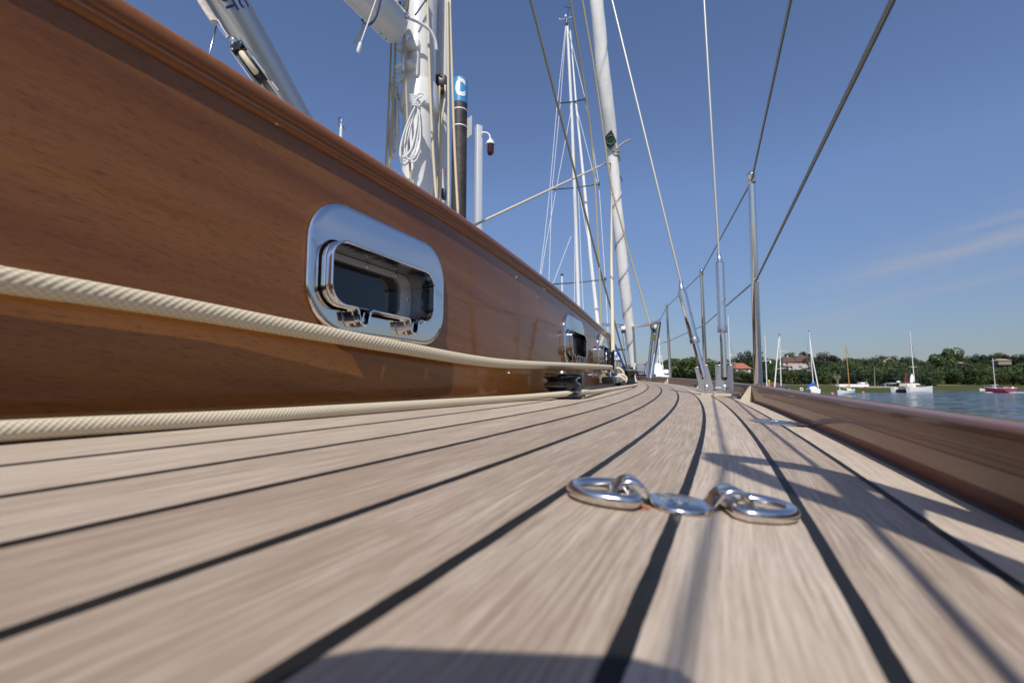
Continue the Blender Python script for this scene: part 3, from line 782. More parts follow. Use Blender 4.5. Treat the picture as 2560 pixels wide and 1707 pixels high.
# ------------------------------------------------------------------ padeye with two D rings
def padeye():
    C = Vector((-.0245, .2205, 0)); C.z = zd(C.x, C.y)
    u = Vector((math.cos(math.radians(21)), math.sin(math.radians(21)), 0)); u.z = zd(C.x + u.x * .05, C.y + u.y * .05) - C.z; u.z /= .05; u.normalize()
    v = Vector((-u.y, u.x, 0)); v.z = (zd(C.x + v.x * .05, C.y + v.y * .05) - C.z) / .05; v.normalize(); W = u.cross(v)
    t = thing('deck_padeye', 'polished steel padeye with two D rings lying on the teak deck', 'padeye', C)
    # strap: disc in the middle, an arch to each side, feet outside
    mb = MB(); th = .0024; n = 90; rows = []
    for i in range(n + 1):
        x = -.034 + .068 * i / n; ax_ = abs(x)
        # height of strap underside
        k = (ax_ - .0215) / .0090
        hgt = .0086 * max(0, 1 - k * k) ** .75 if abs(k) < 1 else 0
        tt = th * (1 if abs(k) >= 1 else 1.0)
        wd = .0062
        if ax_ < .0140: wd = max(.0062, math.sqrt(max(0, .0140 ** 2 - x * x)))
        if ax_ > .0315: wd = .0062 * math.sqrt(max(.15, 1 - ((ax_ - .0315) / .0027) ** 2))
        b = .0007; s0 = .0003
        prof = [(-wd, s0 + hgt), (-wd, hgt + tt - b), (-wd + b, hgt + tt), (wd - b, hgt + tt), (wd, hgt + tt - b), (wd, s0 + hgt)]
        rows.append([C + u * x + v * p + W * q for p, q in prof])
    mb.sweep(rows, closed=True); mb.build('strap', STEEL_P, t, angle=50)
    for s_ in (0,):
        mb = MB(); mb.lathe(C + W * .0026, [(.0042, 0), (.0040, .0006), (.0016, .0008), (.0015, .0002)], 18, axis=W); mb.build('screw', STEEL_W, t)
    for sg in (-1, 1):
        bar = (.0205 if sg > 0 else .0205) * sg; path = []
        Lh, wdt = .0140, .0255
        # D ring: straight bar through the arch, round bow outwards
        zz = .0031
        for i in range(7): path.append((bar, lerp(-Lh + .003, Lh - .003, i / 6)))
        for i in range(21):
            a = PI / 2 - PI * i / 20
            path.append((bar + sg * (.003 + (wdt - .003) * max(0, math.cos(a)) ** .8), Lh * math.sin(a)))
        mb = MB(); pts = [C + u * a + v * b + W * (zz + (.0006 if sg < 0 else 0)) for a, b in path]
        mb.tube(pts, .0029, 16, closed=True); mb.build('d_ring', STEEL_P, t)
    mb = MB()
    for xx, yy, rr_ in ((-.0170, -.0080, .0030),):
        mb.lathe(C + u * xx + v * yy, [(rr_, .0001), (rr_ * .8, .0006), (.0002, .0008)], 14, axis=W)
    mb.build('sealant_smear', mat('red_brown_sealant', (.30, .09, .05), .6), t)
padeye()

# round steel filler plate near the rail
def filler():
    c = Vector((.0535, .785, 0)); c.z = zd(c.x, c.y); W = Vector((M, 0.0, 1)).normalized()
    t = thing('deck_filler_plate', 'flat round steel filler cap let into the deck beside the toe rail', 'filler cap', c)
    mb = MB(); mb.lathe(c, [(.0385, .0004), (.0385, .0014), (.036, .0024), (.029, .0024)], 40, axis=W, caps=False); mb.build('flange', STEEL, t)
    mb = MB(); mb.lathe(c, [(.0282, .0002), (.0282, .0020), (.0276, .0025), (.001, .0027)], 40, axis=W); cap = mb.build('cap', STEEL_W, t)
    for a in (20, 200):
        mb = MB(); mb.lathe(c + Vector((math.cos(math.radians(a)) * .016, math.sin(math.radians(a)) * .016, 0)) + W * .0027, [(.0022, 0), (.002, .0002)], 12, axis=W); mb.build('key_hole', HOLE, cap)
    for dx in (-.014, -.008, -.003):
        mb = MB(); mb.box(c + Vector((dx, .004, 0)) + W * .0031, (.0032, .006, .0006)); mb.build('raised_mark', WHITE_S, cap)
filler()

# ------------------------------------------------------------------ mast, boom and rigging abaft
MX, MY = -1.105, 1.458
mast = thing('mast', 'white yacht mast rising behind the cabin', 'mast', (MX, MY, .25))
mb = MB(); rows = []
for z in (.2, 9.0):
    rows.append([(MX + .060 * math.cos(a), MY + .070 * math.sin(a), z) for a in [2 * PI * i / 40 for i in range(40)]])
mb.sweep(rows, closed=True); mb.build('tube', PAINT, mast)
mb = MB(); mb.box((MX + .012, MY + .079, 4.6), (.03, .024, 8.8), bev=.004); mb.build('luff_track', ALU, mast)
mb = MB(); mb.lathe((MX, MY, .22), [(.10, 0), (.10, .02), (.075, .04), (.072, .06)], 32); mb.build('mast_collar', PAINT, mast)
gz = 1.34
mb = MB(); mb.box((MX + .0, MY - .085, gz + .02), (.075, .05, .02), bev=.004); mb.box((MX, MY - .085, gz - .06), (.075, .05, .018), bev=.004); mb.box((MX, MY - .066, gz - .02), (.085, .016, .15), bev=.004); mb.build('gooseneck_bracket', PAINT, mast)
mb = MB(); mb.lathe((MX, MY - .10, gz - .09), [(.011, 0), (.011, .14), (.014, .142), (.014, .15)], 14); mb.build('gooseneck_pin', STEEL, mast)
mb = MB(); mb.lathe((MX, MY, gz - .20), [(.0705, 0), (.077, .004), (.079, .05), (.072, .11)], 36); mb.build('fitting_band', PAINT, mast)
# second white spar stowed against the mast
sx, sy = -1.098, 1.605
spar = thing('stowed_pole', 'slim white pole stowed upright along the front of the mast', 'pole', (sx, sy, .3))
mb = MB(); mb.tube([(sx, sy, .3), (sx + .005, sy, 4.0)], .0265, 24); mb.build('tube', PAINT, spar)
q = at(1104, 209, 1.86)
mb = MB(); mb.box(q, (.05, .05, .055), rot=Matrix.Rotation(YAW, 3, 'Z'), bev=.012); mb.box(q + Vector((0, 0, -.035)), (.03, .03, .02), bev=.006); mb.build('cam_cleat', BLACK, spar)
mb = MB(); mb.tube([q + Vector((-.02, -.026, .022)), q + Vector((.02, -.03, .022))], .004, 8); mb.build('cleat_roller', STEEL_W, spar)
q2 = at(1110, 486, 1.86)
mb = MB(); mb.box(q2, (.018, .03, .042), rot=Matrix.Rotation(YAW, 3, 'Z'), bev=.004); mb.build('stop_fitting', BLACK, spar)
q3 = at(1114, 430, 1.875)
mb = MB(); mb.box(q3, (.003, .003, .04)); mb.build('red_mark', mat('red_tape', (.5, .03, .02), .5), spar)
# boom
B0 = hitX(990, 68, CL); bz = B0.z
boom = thing('boom', 'thick white boom reaching aft from the mast, cut by the top edge of the picture', 'boom', B0)
mb = MB(); rows = []
for Y, r in ((-.9, .066), (B0.y - .05, .066), (B0.y - .012, .066), (B0.y - .002, .062), (B0.y, .055)):
    rows.append([(CL(Y) + r * .93 * math.cos(a), Y, bz + r * 1.06 * math.sin(a)) for a in [2 * PI * i / 40 for i in range(40)]])
mb.sweep(rows, closed=True); mb.build('tube', PAINT, boom, angle=50)
mb = MB(); mb.tube([(CL(Y) + .01, Y, bz + .17 + .015 * math.sin(Y * 9)) for Y in [-.9 + .08 * k for k in range(28)]], [.13 + .012 * math.sin(k * 1.7) for k in range(26)] + [.10, .05], 20); mb.build('stowed_mainsail', SAIL, boom)
for px, py in ((953, 85), (966, 98)):
    r = hitX(px, py, lambda Y: CL(Y) + .045); mb = MB(); mb.lathe(r + Vector((-.004, 0, 0)), [(.0035, 0), (.003, .004)], 10, axis=(1, -.3, -.5)); mb.build('screw', STEEL_W, boom)
mb = MB(); e = hitX(1011, 45, lambda Y: CL(Y) + .05); mb.lathe(e, [(.020, 0), (.020, .006), (.015, .010)], 20, axis=(.55, .9, -.1)); mb.build('end_sheave', STEEL, boom)
mb = MB(); mb.tube(spline([e + Vector((.01, .01, .004)), e + Vector((.03, .045, .005)), e + Vector((.055, .08, -.008)), e + Vector((.066, .105, -.04)), e + Vector((.066, .115, -.07))], 6), .006, 10)
mb.build('reefing_tail', ROPE_W, boom)
# dark tangle of webbing above the gooseneck
mb = MB()
rr = random.Random(3)
g = at(1012, 22, 1.74)
for i in range(9):
    pts = [g + Vector((rr.uniform(-.03, .03), rr.uniform(-.02, .05), rr.uniform(-.05, .07))) for _ in range(4)]
    mb.tube(spline(pts, 6), .005, 8)
tag(mb.build('lashing', mat('dark_webbing', (.12, .11, .10), .8), origin=g), 'dark tangled lashing between boom end and mast', 'lashing')
rope('rope', [at(957, -30, 1.40), at(948, 15, 1.40), at(940, 42, 1.40), at(929, 58, 1.40), at(918, 62, 1.42), at(905, 50, 1.47)], .0035, ROPE_B, 'navy blue cord wrapped under the boom', n=8)
rope('rope', [at(1072, -10, 1.72), at(1042, 33, 1.69), at(1038, 38, 1.69)], .003, ROPE_B, 'thin navy cord slanting from the mast to the boom end', n=4)
rope('rope', [at(1062, 52, 1.76), at(1078, 68, 1.77), at(1088, 88, 1.80)], .005, ROPE_B, 'short dark navy cord curving round the mast near its top', n=6)
d1 = rope('cord_end', [at(944, -10, 1.36), at(921, 55, 1.36), at(902, 108, 1.36)], .0022, ROPE_W, 'thin white whipped cord dangling below the boom', 'cord', n=6)
mb = MB(); a = at(902, 107, 1.36); b = at(895, 132, 1.36); mb.tube([a, a.lerp(b, .2), a.lerp(b, .8), b], [.004, .0056, .0062, .004], 10); mb.build('whipping', ROPE_W, d1)
rope('cord_end', [at(909, 57, 1.46), at(905, 72, 1.46), at(896, 92, 1.46), at(886, 108, 1.46)], .004, mat('grey_cord', (.46, .45, .42), .8), 'stubby grey cord hanging behind the white one under the boom', 'cord', n=6)

# hydraulic boom strut with its lettering
vt = hitX(565, 0, CL); vf = Vector((CL(1.5), 1.43, .29))
vd = (vt - vf).normalized(); vtop = vt + vd * .35
strut = thing('boom_strut', 'fat grey metal boom strut slanting up behind the cabin top', 'strut', vf)
mb = MB(); mb.tube([vf, vf + vd * .3, vf + vd * .3001, vtop], [.034, .034, .049, .049], 36); mb.build('tube', ALU, strut)
def lettering(txt, px, py, size, parent, m, rot_dir):
    cu = bpy.data.curves.new('lettering', 'FONT'); cu.body = txt; cu.size = size; cu.align_x = 'RIGHT'; cu.extrude = .0002
    ob = bpy.data.objects.new('lettering', cu); COL.objects.link(ob)
    dg = bpy.context.evaluated_depsgraph_get(); me = bpy.data.meshes.new_from_object(ob.evaluated_get(dg)); bpy.data.objects.remove(ob)
    return me
def text_mesh(txt, size, bold=0.0):
    cu = bpy.data.curves.new('lettering', 'FONT'); cu.body = txt; cu.size = size; cu.align_x = 'CENTER'; cu.align_y = 'CENTER'; cu.extrude = 0; cu.offset = bold
    ob = bpy.data.objects.new('lettering', cu); COL.objects.link(ob)
    dg = bpy.context.evaluated_depsgraph_get(); me = bpy.data.meshes.new_from_object(ob.evaluated_get(dg))
    bpy.data.objects.remove(ob)
    bm = bmesh.new(); bm.from_mesh(me); bmesh.ops.triangulate(bm, faces=bm.faces[:]); bmesh.ops.subdivide_edges(bm, edges=bm.edges[:], cuts=3, use_grid_fill=True)
    vs = [v.co.copy() for v in bm.verts]; bm.verts.index_update(); fs = [[v.index for v in f.verts] for f in bm.faces]; bm.free()
    return vs, fs
# wrap the letters round the strut: arc length round the tube = letter height
axd = -vd; tow = (Vector((0, 0, H)) - vt); tow = (tow - vd * tow.dot(vd)).normalized(); sidew = axd.cross(tow).normalized()
if sidew.dot(Vector((CA, SA, 0))) < 0: sidew = -sidew
for txt, h_off, a_off in (('ST', .002, .012), ('IC', .037, .014)):
    vs, fs = text_mesh(txt, .036, .0012); mb = MB(); R = .0494; out = []
    for p in vs:
        ang = (h_off + p.y) / R
        out.append(vt + axd * (p.x + a_off) + (tow * math.cos(ang) + sidew * math.sin(ang)) * R)
    mb.add(out, fs); mb.build('lettering', BLUE_L, strut, angle=0)
# leather strap and mainsheet block hanging beside the strut
st = lambda x, y: at(x, y, 1.02)
strap = thing('leather_strap', 'worn white leather strap with steel shackle hanging along the grey strut', 'strap', st(515, 20))
mb = MB(); mb.tube(spline([st(478, -60), st(497, -10), st(515, 22), st(532, 48), st(541, 60)], 6), [.0125] * 24 + [.008], 14, flat=.55); mb.build('leather', LEATHER, strap)
mb = MB(); mb.tube(spline([st(541, 52), st(549, 70), st(560, 86), st(566, 92)], 5), .0034, 8); mb.tube(spline([st(545, 52), st(556, 72), st(568, 90)], 5), .0034, 8); mb.build('shackle', STEEL, strap)
bk = thing('mainsheet_block', 'steel cheeked pulley block with a beige rope over its sheave, beside the grey strut', 'pulley', st(605, 150))
def oval(c0, c1, w, n=10):
    d = (c1 - c0); d.normalize(); out = []
    return out
bd = (st(690, 250) - st(575, 92)); bl = bd.length; bd.normalize(); bw = Vector((-CA * .55, -SA * .55, -.2)); bw = (bw - bd * bw.dot(bd)).normalized(); bn = bd.cross(bw).normalized()
bc = st(634, 172)
# the sheave's axle points roughly across the view, so the rope groove faces the lens
for sg, mm in ((-1, STEEL), (1, STEEL_W)):
    mb = MB(); ol = [(.075 * math.cos(a), .034 * math.sin(a)) for a in [2 * PI * i / 28 for i in range(28)]]; il = [(p[0] * .86, p[1] * .72) for p in ol]
    mb.prism(ol, bc + bw * (sg * .0165 - .0015), bd, bn, bw, .003); mb.build('cheek', mm, bk)
mb = MB(); mb.lathe(bc - bw * .011, [(.032, 0), (.033, .002), (.028, .007), (.028, .015), (.033, .020), (.032, .022)], 28, axis=bw); mb.build('sheave', BLACK, bk)
mb = MB(); mb.box(bc - bd * .062, (.018, .03, .02), rot=Matrix((bd, bw, bn)).transposed(), bev=.004); mb.build('becket', BLACK_G, bk)
mb = MB(); mb.tube([bc - bd * .066 - bw * .014, bc - bd * .082, bc - bd * .066 + bw * .014], .004, 8); mb.lathe(bc - bd * .09, [(.008, 0), (.010, .004), (.010, .012), (.007, .016)], 12, axis=bd); mb.build('swivel', STEEL, bk)
pth = [bc + bd * .034 * math.cos(a) - bn * .034 * math.sin(a) * (1 if True else 1) for a in [math.radians(x) for x in range(190, 300, 10)]]
pth2 = [bc - bd * .033 * math.cos(a) + bn * .033 * math.sin(a) for a in [math.radians(x) for x in range(-150, 95, 7)]]
rope('rope', pth2 + [bc + bn * .033 + bd * .05, bc + bn * .033 + bd * .22], .0068, ROPE_P, 'beige mainsheet rope running over the steel cheeked block', n=3)
rope('wire', [at(542, 62, 1.03), at(524, 134, 1.03), at(505, 210, 1.03)], .0020, STEEL_W, 'thin steel wire dropping behind the cabin top under the leather strap', 'wire', smooth=False)

# halyards round the mast
HAL = [([(981, -10), (978, 107), (970, 300), (963, 440)], 1.73, .0040, ROPE_T, 'tan halyard farthest to the left of the mast'),
       ([(994, -10), (989, 103), (981, 300), (972, 430)], 1.71, .0044, ROPE_T, 'second tan halyard from the left, in front of the first rope hank'),
       ([(1008, 60), (1011, 80), (1017, 260), (1024, 400), (1030, 480)], 1.66, .0044, ROPE_T, 'tan halyard crossing the face of the mast below the boom end'),
       ([(1068, -10), (1071, 90), (1076, 240), (1084, 400), (1092, 510)], 1.72, .0052, ROPE_P, 'cream halyard down the right side of the mast face'),
       ([(1099, 216), (1097, 330), (1094, 440), (1093, 520)], 1.80, .0042, ROPE_T, 'tan line running straight down from the black cleat'),
       ([(1113, 214), (1112, 250), (1104, 300), (1099, 340), (1098, 440), (1100, 525)], 1.82, .0042, ROPE_P, 'line bending away from the black cleat to the right'),
       ([(1118, -10), (1120, 130), (1121, 300), (1122, 540)], 1.84, .0052, ROPE_P, 'thick cream halyard along the right edge of the stowed pole'),
       ([(1124, -10), (1130, 180), (1137, 380), (1146, 550)], 1.86, .0054, ROPE_P, 'cream halyard on the far right of the mast, crossing the blue pile sign')]
for pts, d, r, m_, lb in HAL:
    rope('halyard', [at(x, y, d) for x, y in pts], r, m_, lb, 'halyard', n=6, group='halyards at the mast')

def hank(label, top, knot, bottom, width, d, loops, seed, lean):
    """a coiled rope hung up in a hank"""
    r = random.Random(seed); t0 = at(*top, d); k0 = at(*knot, d); mb = MB()
    U = Vector((CA, SA, 0)); Wv = Vector((-SA, CA, 0)); S = d / F
    th = thing('rope_hank', label, 'rope hank', k0, 'white rope hanks on the mast')
    for i in range(loops):
        wl = width * r.uniform(.55, 1.0); by = bottom[1] + r.uniform(-22, 6); bx = bottom[0] + r.uniform(-.25, .25) * width
        pts = []
        for k in range(16):
            a = 2 * PI * k / 16
            vv = (1 - math.cos(a)) / 2               # 0 at the knot, 1 at the bottom
            x = lerp(knot[0], bx, vv) + math.sin(a) * wl / 2 * (.35 + .65 * vv) ; y = lerp(knot[1], by, vv)
            p = at(x, y, d) + Wv * (r.uniform(-.002, .002) + (-.012 + .024 * (i / loops)) + .004 * math.sin(a)); pts.append(p)
        pts.append(pts[0]); mb.tube(spline(pts, 4), .0029, 8)
    mb.build('loops', ROPE_W, th)
    mb = MB()
    for i in range(6):
        p0 = at(knot[0] - 9 + i, knot[1] - 14 + i * 5, d); path = []
        for k in range(13):
            a = 2 * PI * k / 12
            path.append(p0 + U * math.cos(a) * .016 + Wv * math.sin(a) * .018 + Vector((0, 0, .008 * math.cos(a) * lean + .0015 * k)))
        mb.tube(path, .0031, 8)
    # the eye at the top
    path = [at(top[0] + x, top[1] + y, d - .01) for x, y in ((-10, 22), (-8, 8), (2, 0), (14, 4), (16, 16), (8, 26), (0, 30))]
    mb.tube(spline(path, 5), .0031, 8)
    path = [at(top[0] + x, top[1] + y, d - .016) for x, y in ((-13, 26), (-6, 14), (6, 8), (11, 16), (4, 26))]
    mb.tube(spline(path, 5), .0031, 8)
    mb.build('wraps', ROPE_W, th)
hank('slim white rope hank at the left edge of the mast, half hidden by halyards', (990, 184), (991, 238), (982, 392), 26, 1.76, 8, 5, 1)
hank('bulky white rope hank with an untidy knot, in front of the middle of the mast', (1048, 234), (1044, 268), (1020, 408), 50, 1.64, 12, 9, -1)

# ------------------------------------------------------------------ furled headsail, forward rigging
gb = hitX(1586, 925, CL); gt_ = hitX(1484, -60, CL)
def on_stay(px, py): return hitX(px, py, CL)
stay = [on_stay(*p) for p in ((1583, 915), (1578, 860), (1569, 780), (1560, 700), (1552, 620), (1544, 540), (1538, 470), (1533, 410), (1529, 360), (1518, 270), (1509, 190), (1501, 110), (1493, 30), (1487, -40))]
rad = [.040, .052, .0585, .060, .060, .060, .057, .056, .064, .069, .069, .067, .066, .066]
gen = thing('furled_sail', 'white headsail furled in a tight spiral round the forestay', 'sail', stay[0])
mb = MB(); path = []; rads = []; SP = spline(stay, 10)
n = len(SP)
for i in range(n):
    k = i / (n - 1) * (len(rad) - 1); a = int(min(k, len(rad) - 2)); rads.append(lerp(rad[a], rad[a + 1], k - a))
seg = 36; vs = []
L = 0
for i in range(n):
    if i: L += (SP[i] - SP[i - 1]).length
    T = (SP[min(i + 1, n - 1)] - SP[max(i - 1, 0)]).normalized(); A = Vector((1, 0, 0)); A = (A - T * A.dot(T)).normalized(); B = T.cross(A)
    for j in range(seg):
        a = 2 * PI * j / seg
        ph = (a / (2 * PI) - L * (2.6 if L < 1.9 else 1.2)) % 1.0
        r = rads[i] * (.92 + .12 * (ph ** .8)) * (1 + .018 * math.sin(3 * a + L * 9) + .012 * math.sin(5 * a - L * 23))
        vs.append(SP[i] + (A * math.cos(a) + B * math.sin(a)) * r)
fs = [(i * seg + j, i * seg + (j + 1) % seg, (i + 1) * seg + (j + 1) % seg, (i + 1) * seg + j) for i in range(n - 1) for j in range(seg)]
fs += [tuple(range(seg))[::-1], tuple((n - 1) * seg + j for j in range(seg))]
mb.add(vs, fs); mb.build('cloth', SAIL, gen, angle=35)
mb = MB(); path = []; L = 0
for i in range(n):
    if i: L += (SP[i] - SP[i - 1]).length
    if L > 2.05: break
    for kk in range(4):
        if i + 1 >= n: break
        t = kk / 4; p = SP[i].lerp(SP[i + 1], t); LL = L + (SP[i + 1] - SP[i]).length * t
        T = (SP[i + 1] - SP[i]).normalized(); A = Vector((1, 0, 0)); A = (A - T * A.dot(T)).normalized(); B = T.cross(A); a = 2 * PI * LL * 2.6
        path.append(p + (A * math.cos(a) + B * math.sin(a)) * (rads[i] * 1.015))
mb.tube(path, .0032, 6); mb.build('spiral_line', SAIL_SEAM, gen)
# clew patch
pc_ = on_stay(1527, 352) ; tw = (Vector((0, 0, H)) - pc_).normalized()
Tst = (on_stay(1519, 280) - pc_).normalized(); tw = (tw - Tst * tw.dot(Tst)).normalized(); sdv = tw.cross(Tst); sdv = sdv if sdv.dot(Vector((CA, SA, 0))) > 0 else -sdv
def patch(ol, R, name, m, parent, lift, c=pc_):
    mb = MB(); vs = []; fs = []
    bm = bmesh.new(); vv = [bm.verts.new((x, y, 0)) for x, y in ol]; bm.faces.new(vv); bmesh.ops.triangulate(bm, faces=bm.faces[:])
    for _ in range(2): bmesh.ops.subdivide_edges(bm, edges=bm.edges[:], cuts=1, use_grid_fill=True)
    bmesh.ops.triangulate(bm, faces=bm.faces[:]); bm.verts.index_update()
    for q in bm.verts:
        a = q.co.x / R
        vs.append(c + Tst * q.co.y + (tw * math.cos(a) + sdv * math.sin(a)) * (R + lift))
    fs = [[q.index for q in f.verts] for f in bm.faces]; bm.free()
    mb.add(vs, fs); return mb.build(name, m, parent, angle=0)
kx = 4.62 / F
cp_ = patch([(-14 * kx, 10 * kx), (4 * kx, 24 * kx), (15 * kx, -6 * kx), (-3 * kx, -23 * kx), (-12 * kx, -13 * kx)], .066, 'clew_patch', GREENP, gen, .006)
mb = MB(); ringp = []
for i in range(28):
    a = 2 * PI * i / 28; x = math.cos(a) * 9.5 * kx; y = math.sin(a) * 10.5 * kx; ang = x / .066
    ringp.append(pc_ + Tst * y + (tw * math.cos(ang) + sdv * math.sin(ang)) * .073)
mb.tube(ringp, .0035, 6, closed=True); mb.build('eyelet_ring', GREENP2, cp_)
# lashing turns round the clew
mb = MB(); cq = on_stay(1533, 392)
for i in range(7):
    path = []
    for k in range(25):
        a = 2 * PI * k / 24; path.append(cq + Tst * (-.05 + .018 * i + .006 * k / 24) + (tw * math.cos(a) + sdv * math.sin(a)) * (.064 + .004 * (i % 2)))
    mb.tube(path, .0065, 8)
mb.tube(spline([cq + tw * .068 + Tst * .04, cq + tw * .09 + sdv * .03 + Tst * .06, cq + sdv * .12 + tw * .06 + Tst * .11, cq + sdv * .19 + tw * .06 + Tst * .125], 6), .0075, 8)
tag(mb.build('sheet_knot', mat('tan_knot_rope', (.52, .45, .32), .8, noise=(120, .7, (.33, .27, .17))), origin=cq), 'bulky tan rope lashing knotted round the furled sail at the green patch', 'knot')
rope('rope', [on_stay(1512, 409) + tw * .05, cq + tw * .075 - Tst * .07 - sdv * .03, cq + tw * .07 - Tst * .16 + sdv * .03, cq + sdv * .066 - Tst * .26], .0065, ROPE_T, 'tan rope tail wound once round the furled sail under the knot', n=8)
# furling drum
fz = zd(gb.x, gb.y); fd = thing('furling_drum', 'dark furling drum with coiled grey line at the foot of the furled sail', 'furling drum', (gb.x, gb.y, fz))
mb = MB(); mb.tube([gb + Vector((.02, .05, -.09)), stay[0] + Vector((0, 0, .02))], [.022, .026], 14); mb.build('spindle', mat('rusty_tack', (.30, .18, .11), .6, .3), fd)
mb = MB()
for i in range(7):
    r = .10 + .012 * (i % 3); zz = .012 + .010 * i
    mb.tube([Vector((gb.x + .05 + r * 1.5 * math.cos(a), gb.y - .02 + r * math.sin(a), zd(gb.x, gb.y) + zz + .006 * math.sin(3 * a + i))) for a in [2 * PI * k / 28 for k in range(28)]], .011, 8, closed=True)
mb.build('coiled_line', mat('dark_grey_line', (.14, .14, .145), .8), fd)
mb = MB(); mb.lathe((gb.x + .03, gb.y - .03, fz + .02), [(.07, 0), (.09, .015), (.045, .03), (.045, .06), (.085, .075), (.03, .085)], 22); mb.build('drum', DGREY, fd)
# long lines in the centreline plane
rope('halyard', [on_stay(1569, 922), on_stay(1535, 800), on_stay(1491, 640), on_stay(1424, 380), on_stay(1326, 0), on_stay(1318, -30)], .0085, ROPE_T, 'long tan line slanting from the bow pulpit up to the left', 'halyard', n=4, group='tan lines before the mast')
rope('halyard', [on_stay(1503, 840), on_stay(1501, 740), on_stay(1495, 600), on_stay(1477, 330), on_stay(1426, 0), on_stay(1421, -30)], .0085, ROPE_T, 'tan line nearly upright just left of the furled sail', 'halyard', n=4, group='tan lines before the mast')
rope('halyard', [at(1640, 866, 4.15), at(1633, 838, 4.18), at(1620, 795, 4.22), at(1597, 715, 4.25), at(1575, 640, 4.25), at(1553, 560, 4.22), at(1530, 473, 4.18), at(1512, 358, 4.12), at(1490, 200, 4.02), at(1456, 0, 3.85), at(1451, -30, 3.82)], .0075, ROPE_T, 'tan line passing across the furled sail down to the yellow ball', 'halyard', n=4, group='tan lines before the mast')
yb = at(1633, 843, 4.18); mb = MB(); mb.lathe(yb - Vector((0, 0, .016)), [(.004, 0), (.014, .004), (.019, .012), (.019, .020), (.014, .028), (.004, .032)], 16)
tag(mb.build('stopper_ball', YELLOW, origin=yb), 'small yellow stopper ball on the tan line by the pulpit', 'ball')
mb = MB(); sn = at(1637, 858, 4.16); mb.lathe(sn + Vector((0, 0, -.02)), [(.006, 0), (.012, .006), (.012, .022), (.006, .028)], 12); tag(mb.build('snap_hook', STEEL, origin=sn), 'bright snap hook just below the yellow ball', 'hook')

# bow pulpit
pul = thing('bow_pulpit', 'steel tube bow pulpit closing off the far end of the deck', 'pulpit', (CL(5.2), 5.2, fz))
PT = [pul_top, hitX(1641, 806, lambda Y: edge(.12)(Y) - .02), at(1600, 814, 4.9), at(1570, 815, 5.35), at(1530, 813, 5.15), at(1505, 811, 4.75)]
mb = MB(); mb.tube(spline(PT, 6), .0165, 14); mb.build('top_rail', STEEL_W, pul)
def foot(px, py, d): p = at(px, py, d); return p
mb = MB(); mb.tube([pul_top + Vector((0, 0, -.01)), pul_mid.lerp(foot(1628, 935, 4.05), .3), foot(1626, 946, 4.05)], .017, 14); mb.build('outer_leg', STEEL_W, pul)
mb = MB(); mb.tube([at(1633, 812, 4.35), at(1627, 870, 4.40), at(1619, 943, 4.45)], .0145, 14); mb.build('inner_leg', STEEL_W, pul)
mb = MB(); mb.tube([at(1557, 815, 5.3), at(1563, 870, 5.25), at(1570, 930, 5.2)], .015, 14); mb.build('forward_leg', STEEL_W, pul)
mb = MB(); mb.tube([at(1533, 873, 5.15), at(1563, 873, 5.25)], .015, 12); mb.build('cross_rail', STEEL_W, pul)
mb = MB(); mb.tube([at(1625, 870, 4.40), at(1636, 866, 4.1)], .006, 10); mb.build('side_strut', STEEL_W, pul)
for px, py, d in ((1559, 820, 5.28), (1637, 815, 4.2)):
    q = at(px, py, d); mb = MB(); mb.box(q, (.05, .04, .045), bev=.008); lm = mb.build('navigation_lamp', PAINT_S, pul)
    mb = MB(); mb.box(q + Vector((-.005, 0, -.04)), (.04, .04, .035), bev=.008); mb.tube(spline([q + Vector((0, 0, -.055)), q + Vector((.012, 0, -.075)), q + Vector((-.01, 0, -.09))], 4), .006, 8); mb.build('lamp_lens', BLACK, lm)
rope('rope', [at(1524, 836, 4.9), at(1540, 868, 4.95), at(1553, 900, 5.0), at(1563, 925, 5.05)], .012, mat('blue_rope', (.03, .11, .33), .7), 'blue mooring rope slanting down inside the pulpit', smooth=False)
mb = MB(); q = at(1617, 930, 4.9); mb.tube([at(1620, 905, 4.95), at(1613, 938, 4.9)], .018, 10); tag(mb.build('short_post', mat('slate_blue_paint', (.10, .15, .24), .5), origin=q), 'short slate-blue tube leaning beside the pulpit legs', 'post')
# grey canvas hump (covered windlass / ventilator) on the foredeck
q = at(1602, 935, 5.6); q.z -= .02
mb = MB(); mb.lathe(q, [(.085, 0), (.092, .02), (.09, .06), (.075, .10), (.045, .13), (.012, .14)], 24); tag(mb.build('canvas_cover', GTARP, origin=q), 'grey canvas cover humped over gear on the foredeck', 'cover')

# ------------------------------------------------------------------ the marina beyond the cabin
WL = -1.8
def vcol(px, ptop, d): return at(px, ptop, d)
# blue capped pile with the letter C
pc = at(1148, 400, 12.0); pt = at(1148, 200, 12.0).z
pile = thing('mooring_pile', 'dark rusty mooring pile under a blue cap lettered C', 'pile', (pc.x, pc.y, -4))
zc0 = at(1148, 263, 12.0).z
mb = MB(); mb.lathe((pc.x, pc.y, -4), [(.20, 0), (.20, zc0 + 4.02)], 32); mb.build('shaft', PILE, pile)
mb = MB(); mb.lathe((pc.x, pc.y, zc0), [(.206, 0), (.206, pt - zc0 - .06), (.19, pt - zc0 - .02), (.10, pt - zc0 + .01), (.0, pt - zc0 + .02)], 36, caps=False); cap = mb.build('cap', BLUE_S, pile)
fw = (Vector((0, 0, 0)) - Vector((pc.x, pc.y, 0))).normalized(); sw = Vector((-fw.y, fw.x, 0)); sw = sw if sw.dot(Vector((CA, SA, 0))) > 0 else -sw
vs, fs = text_mesh('C', .62, .030); vs = [Vector((p.x * .66, p.y, 0)) for p in vs]; mb = MB(); zC = at(1148, 232, 12.0).z
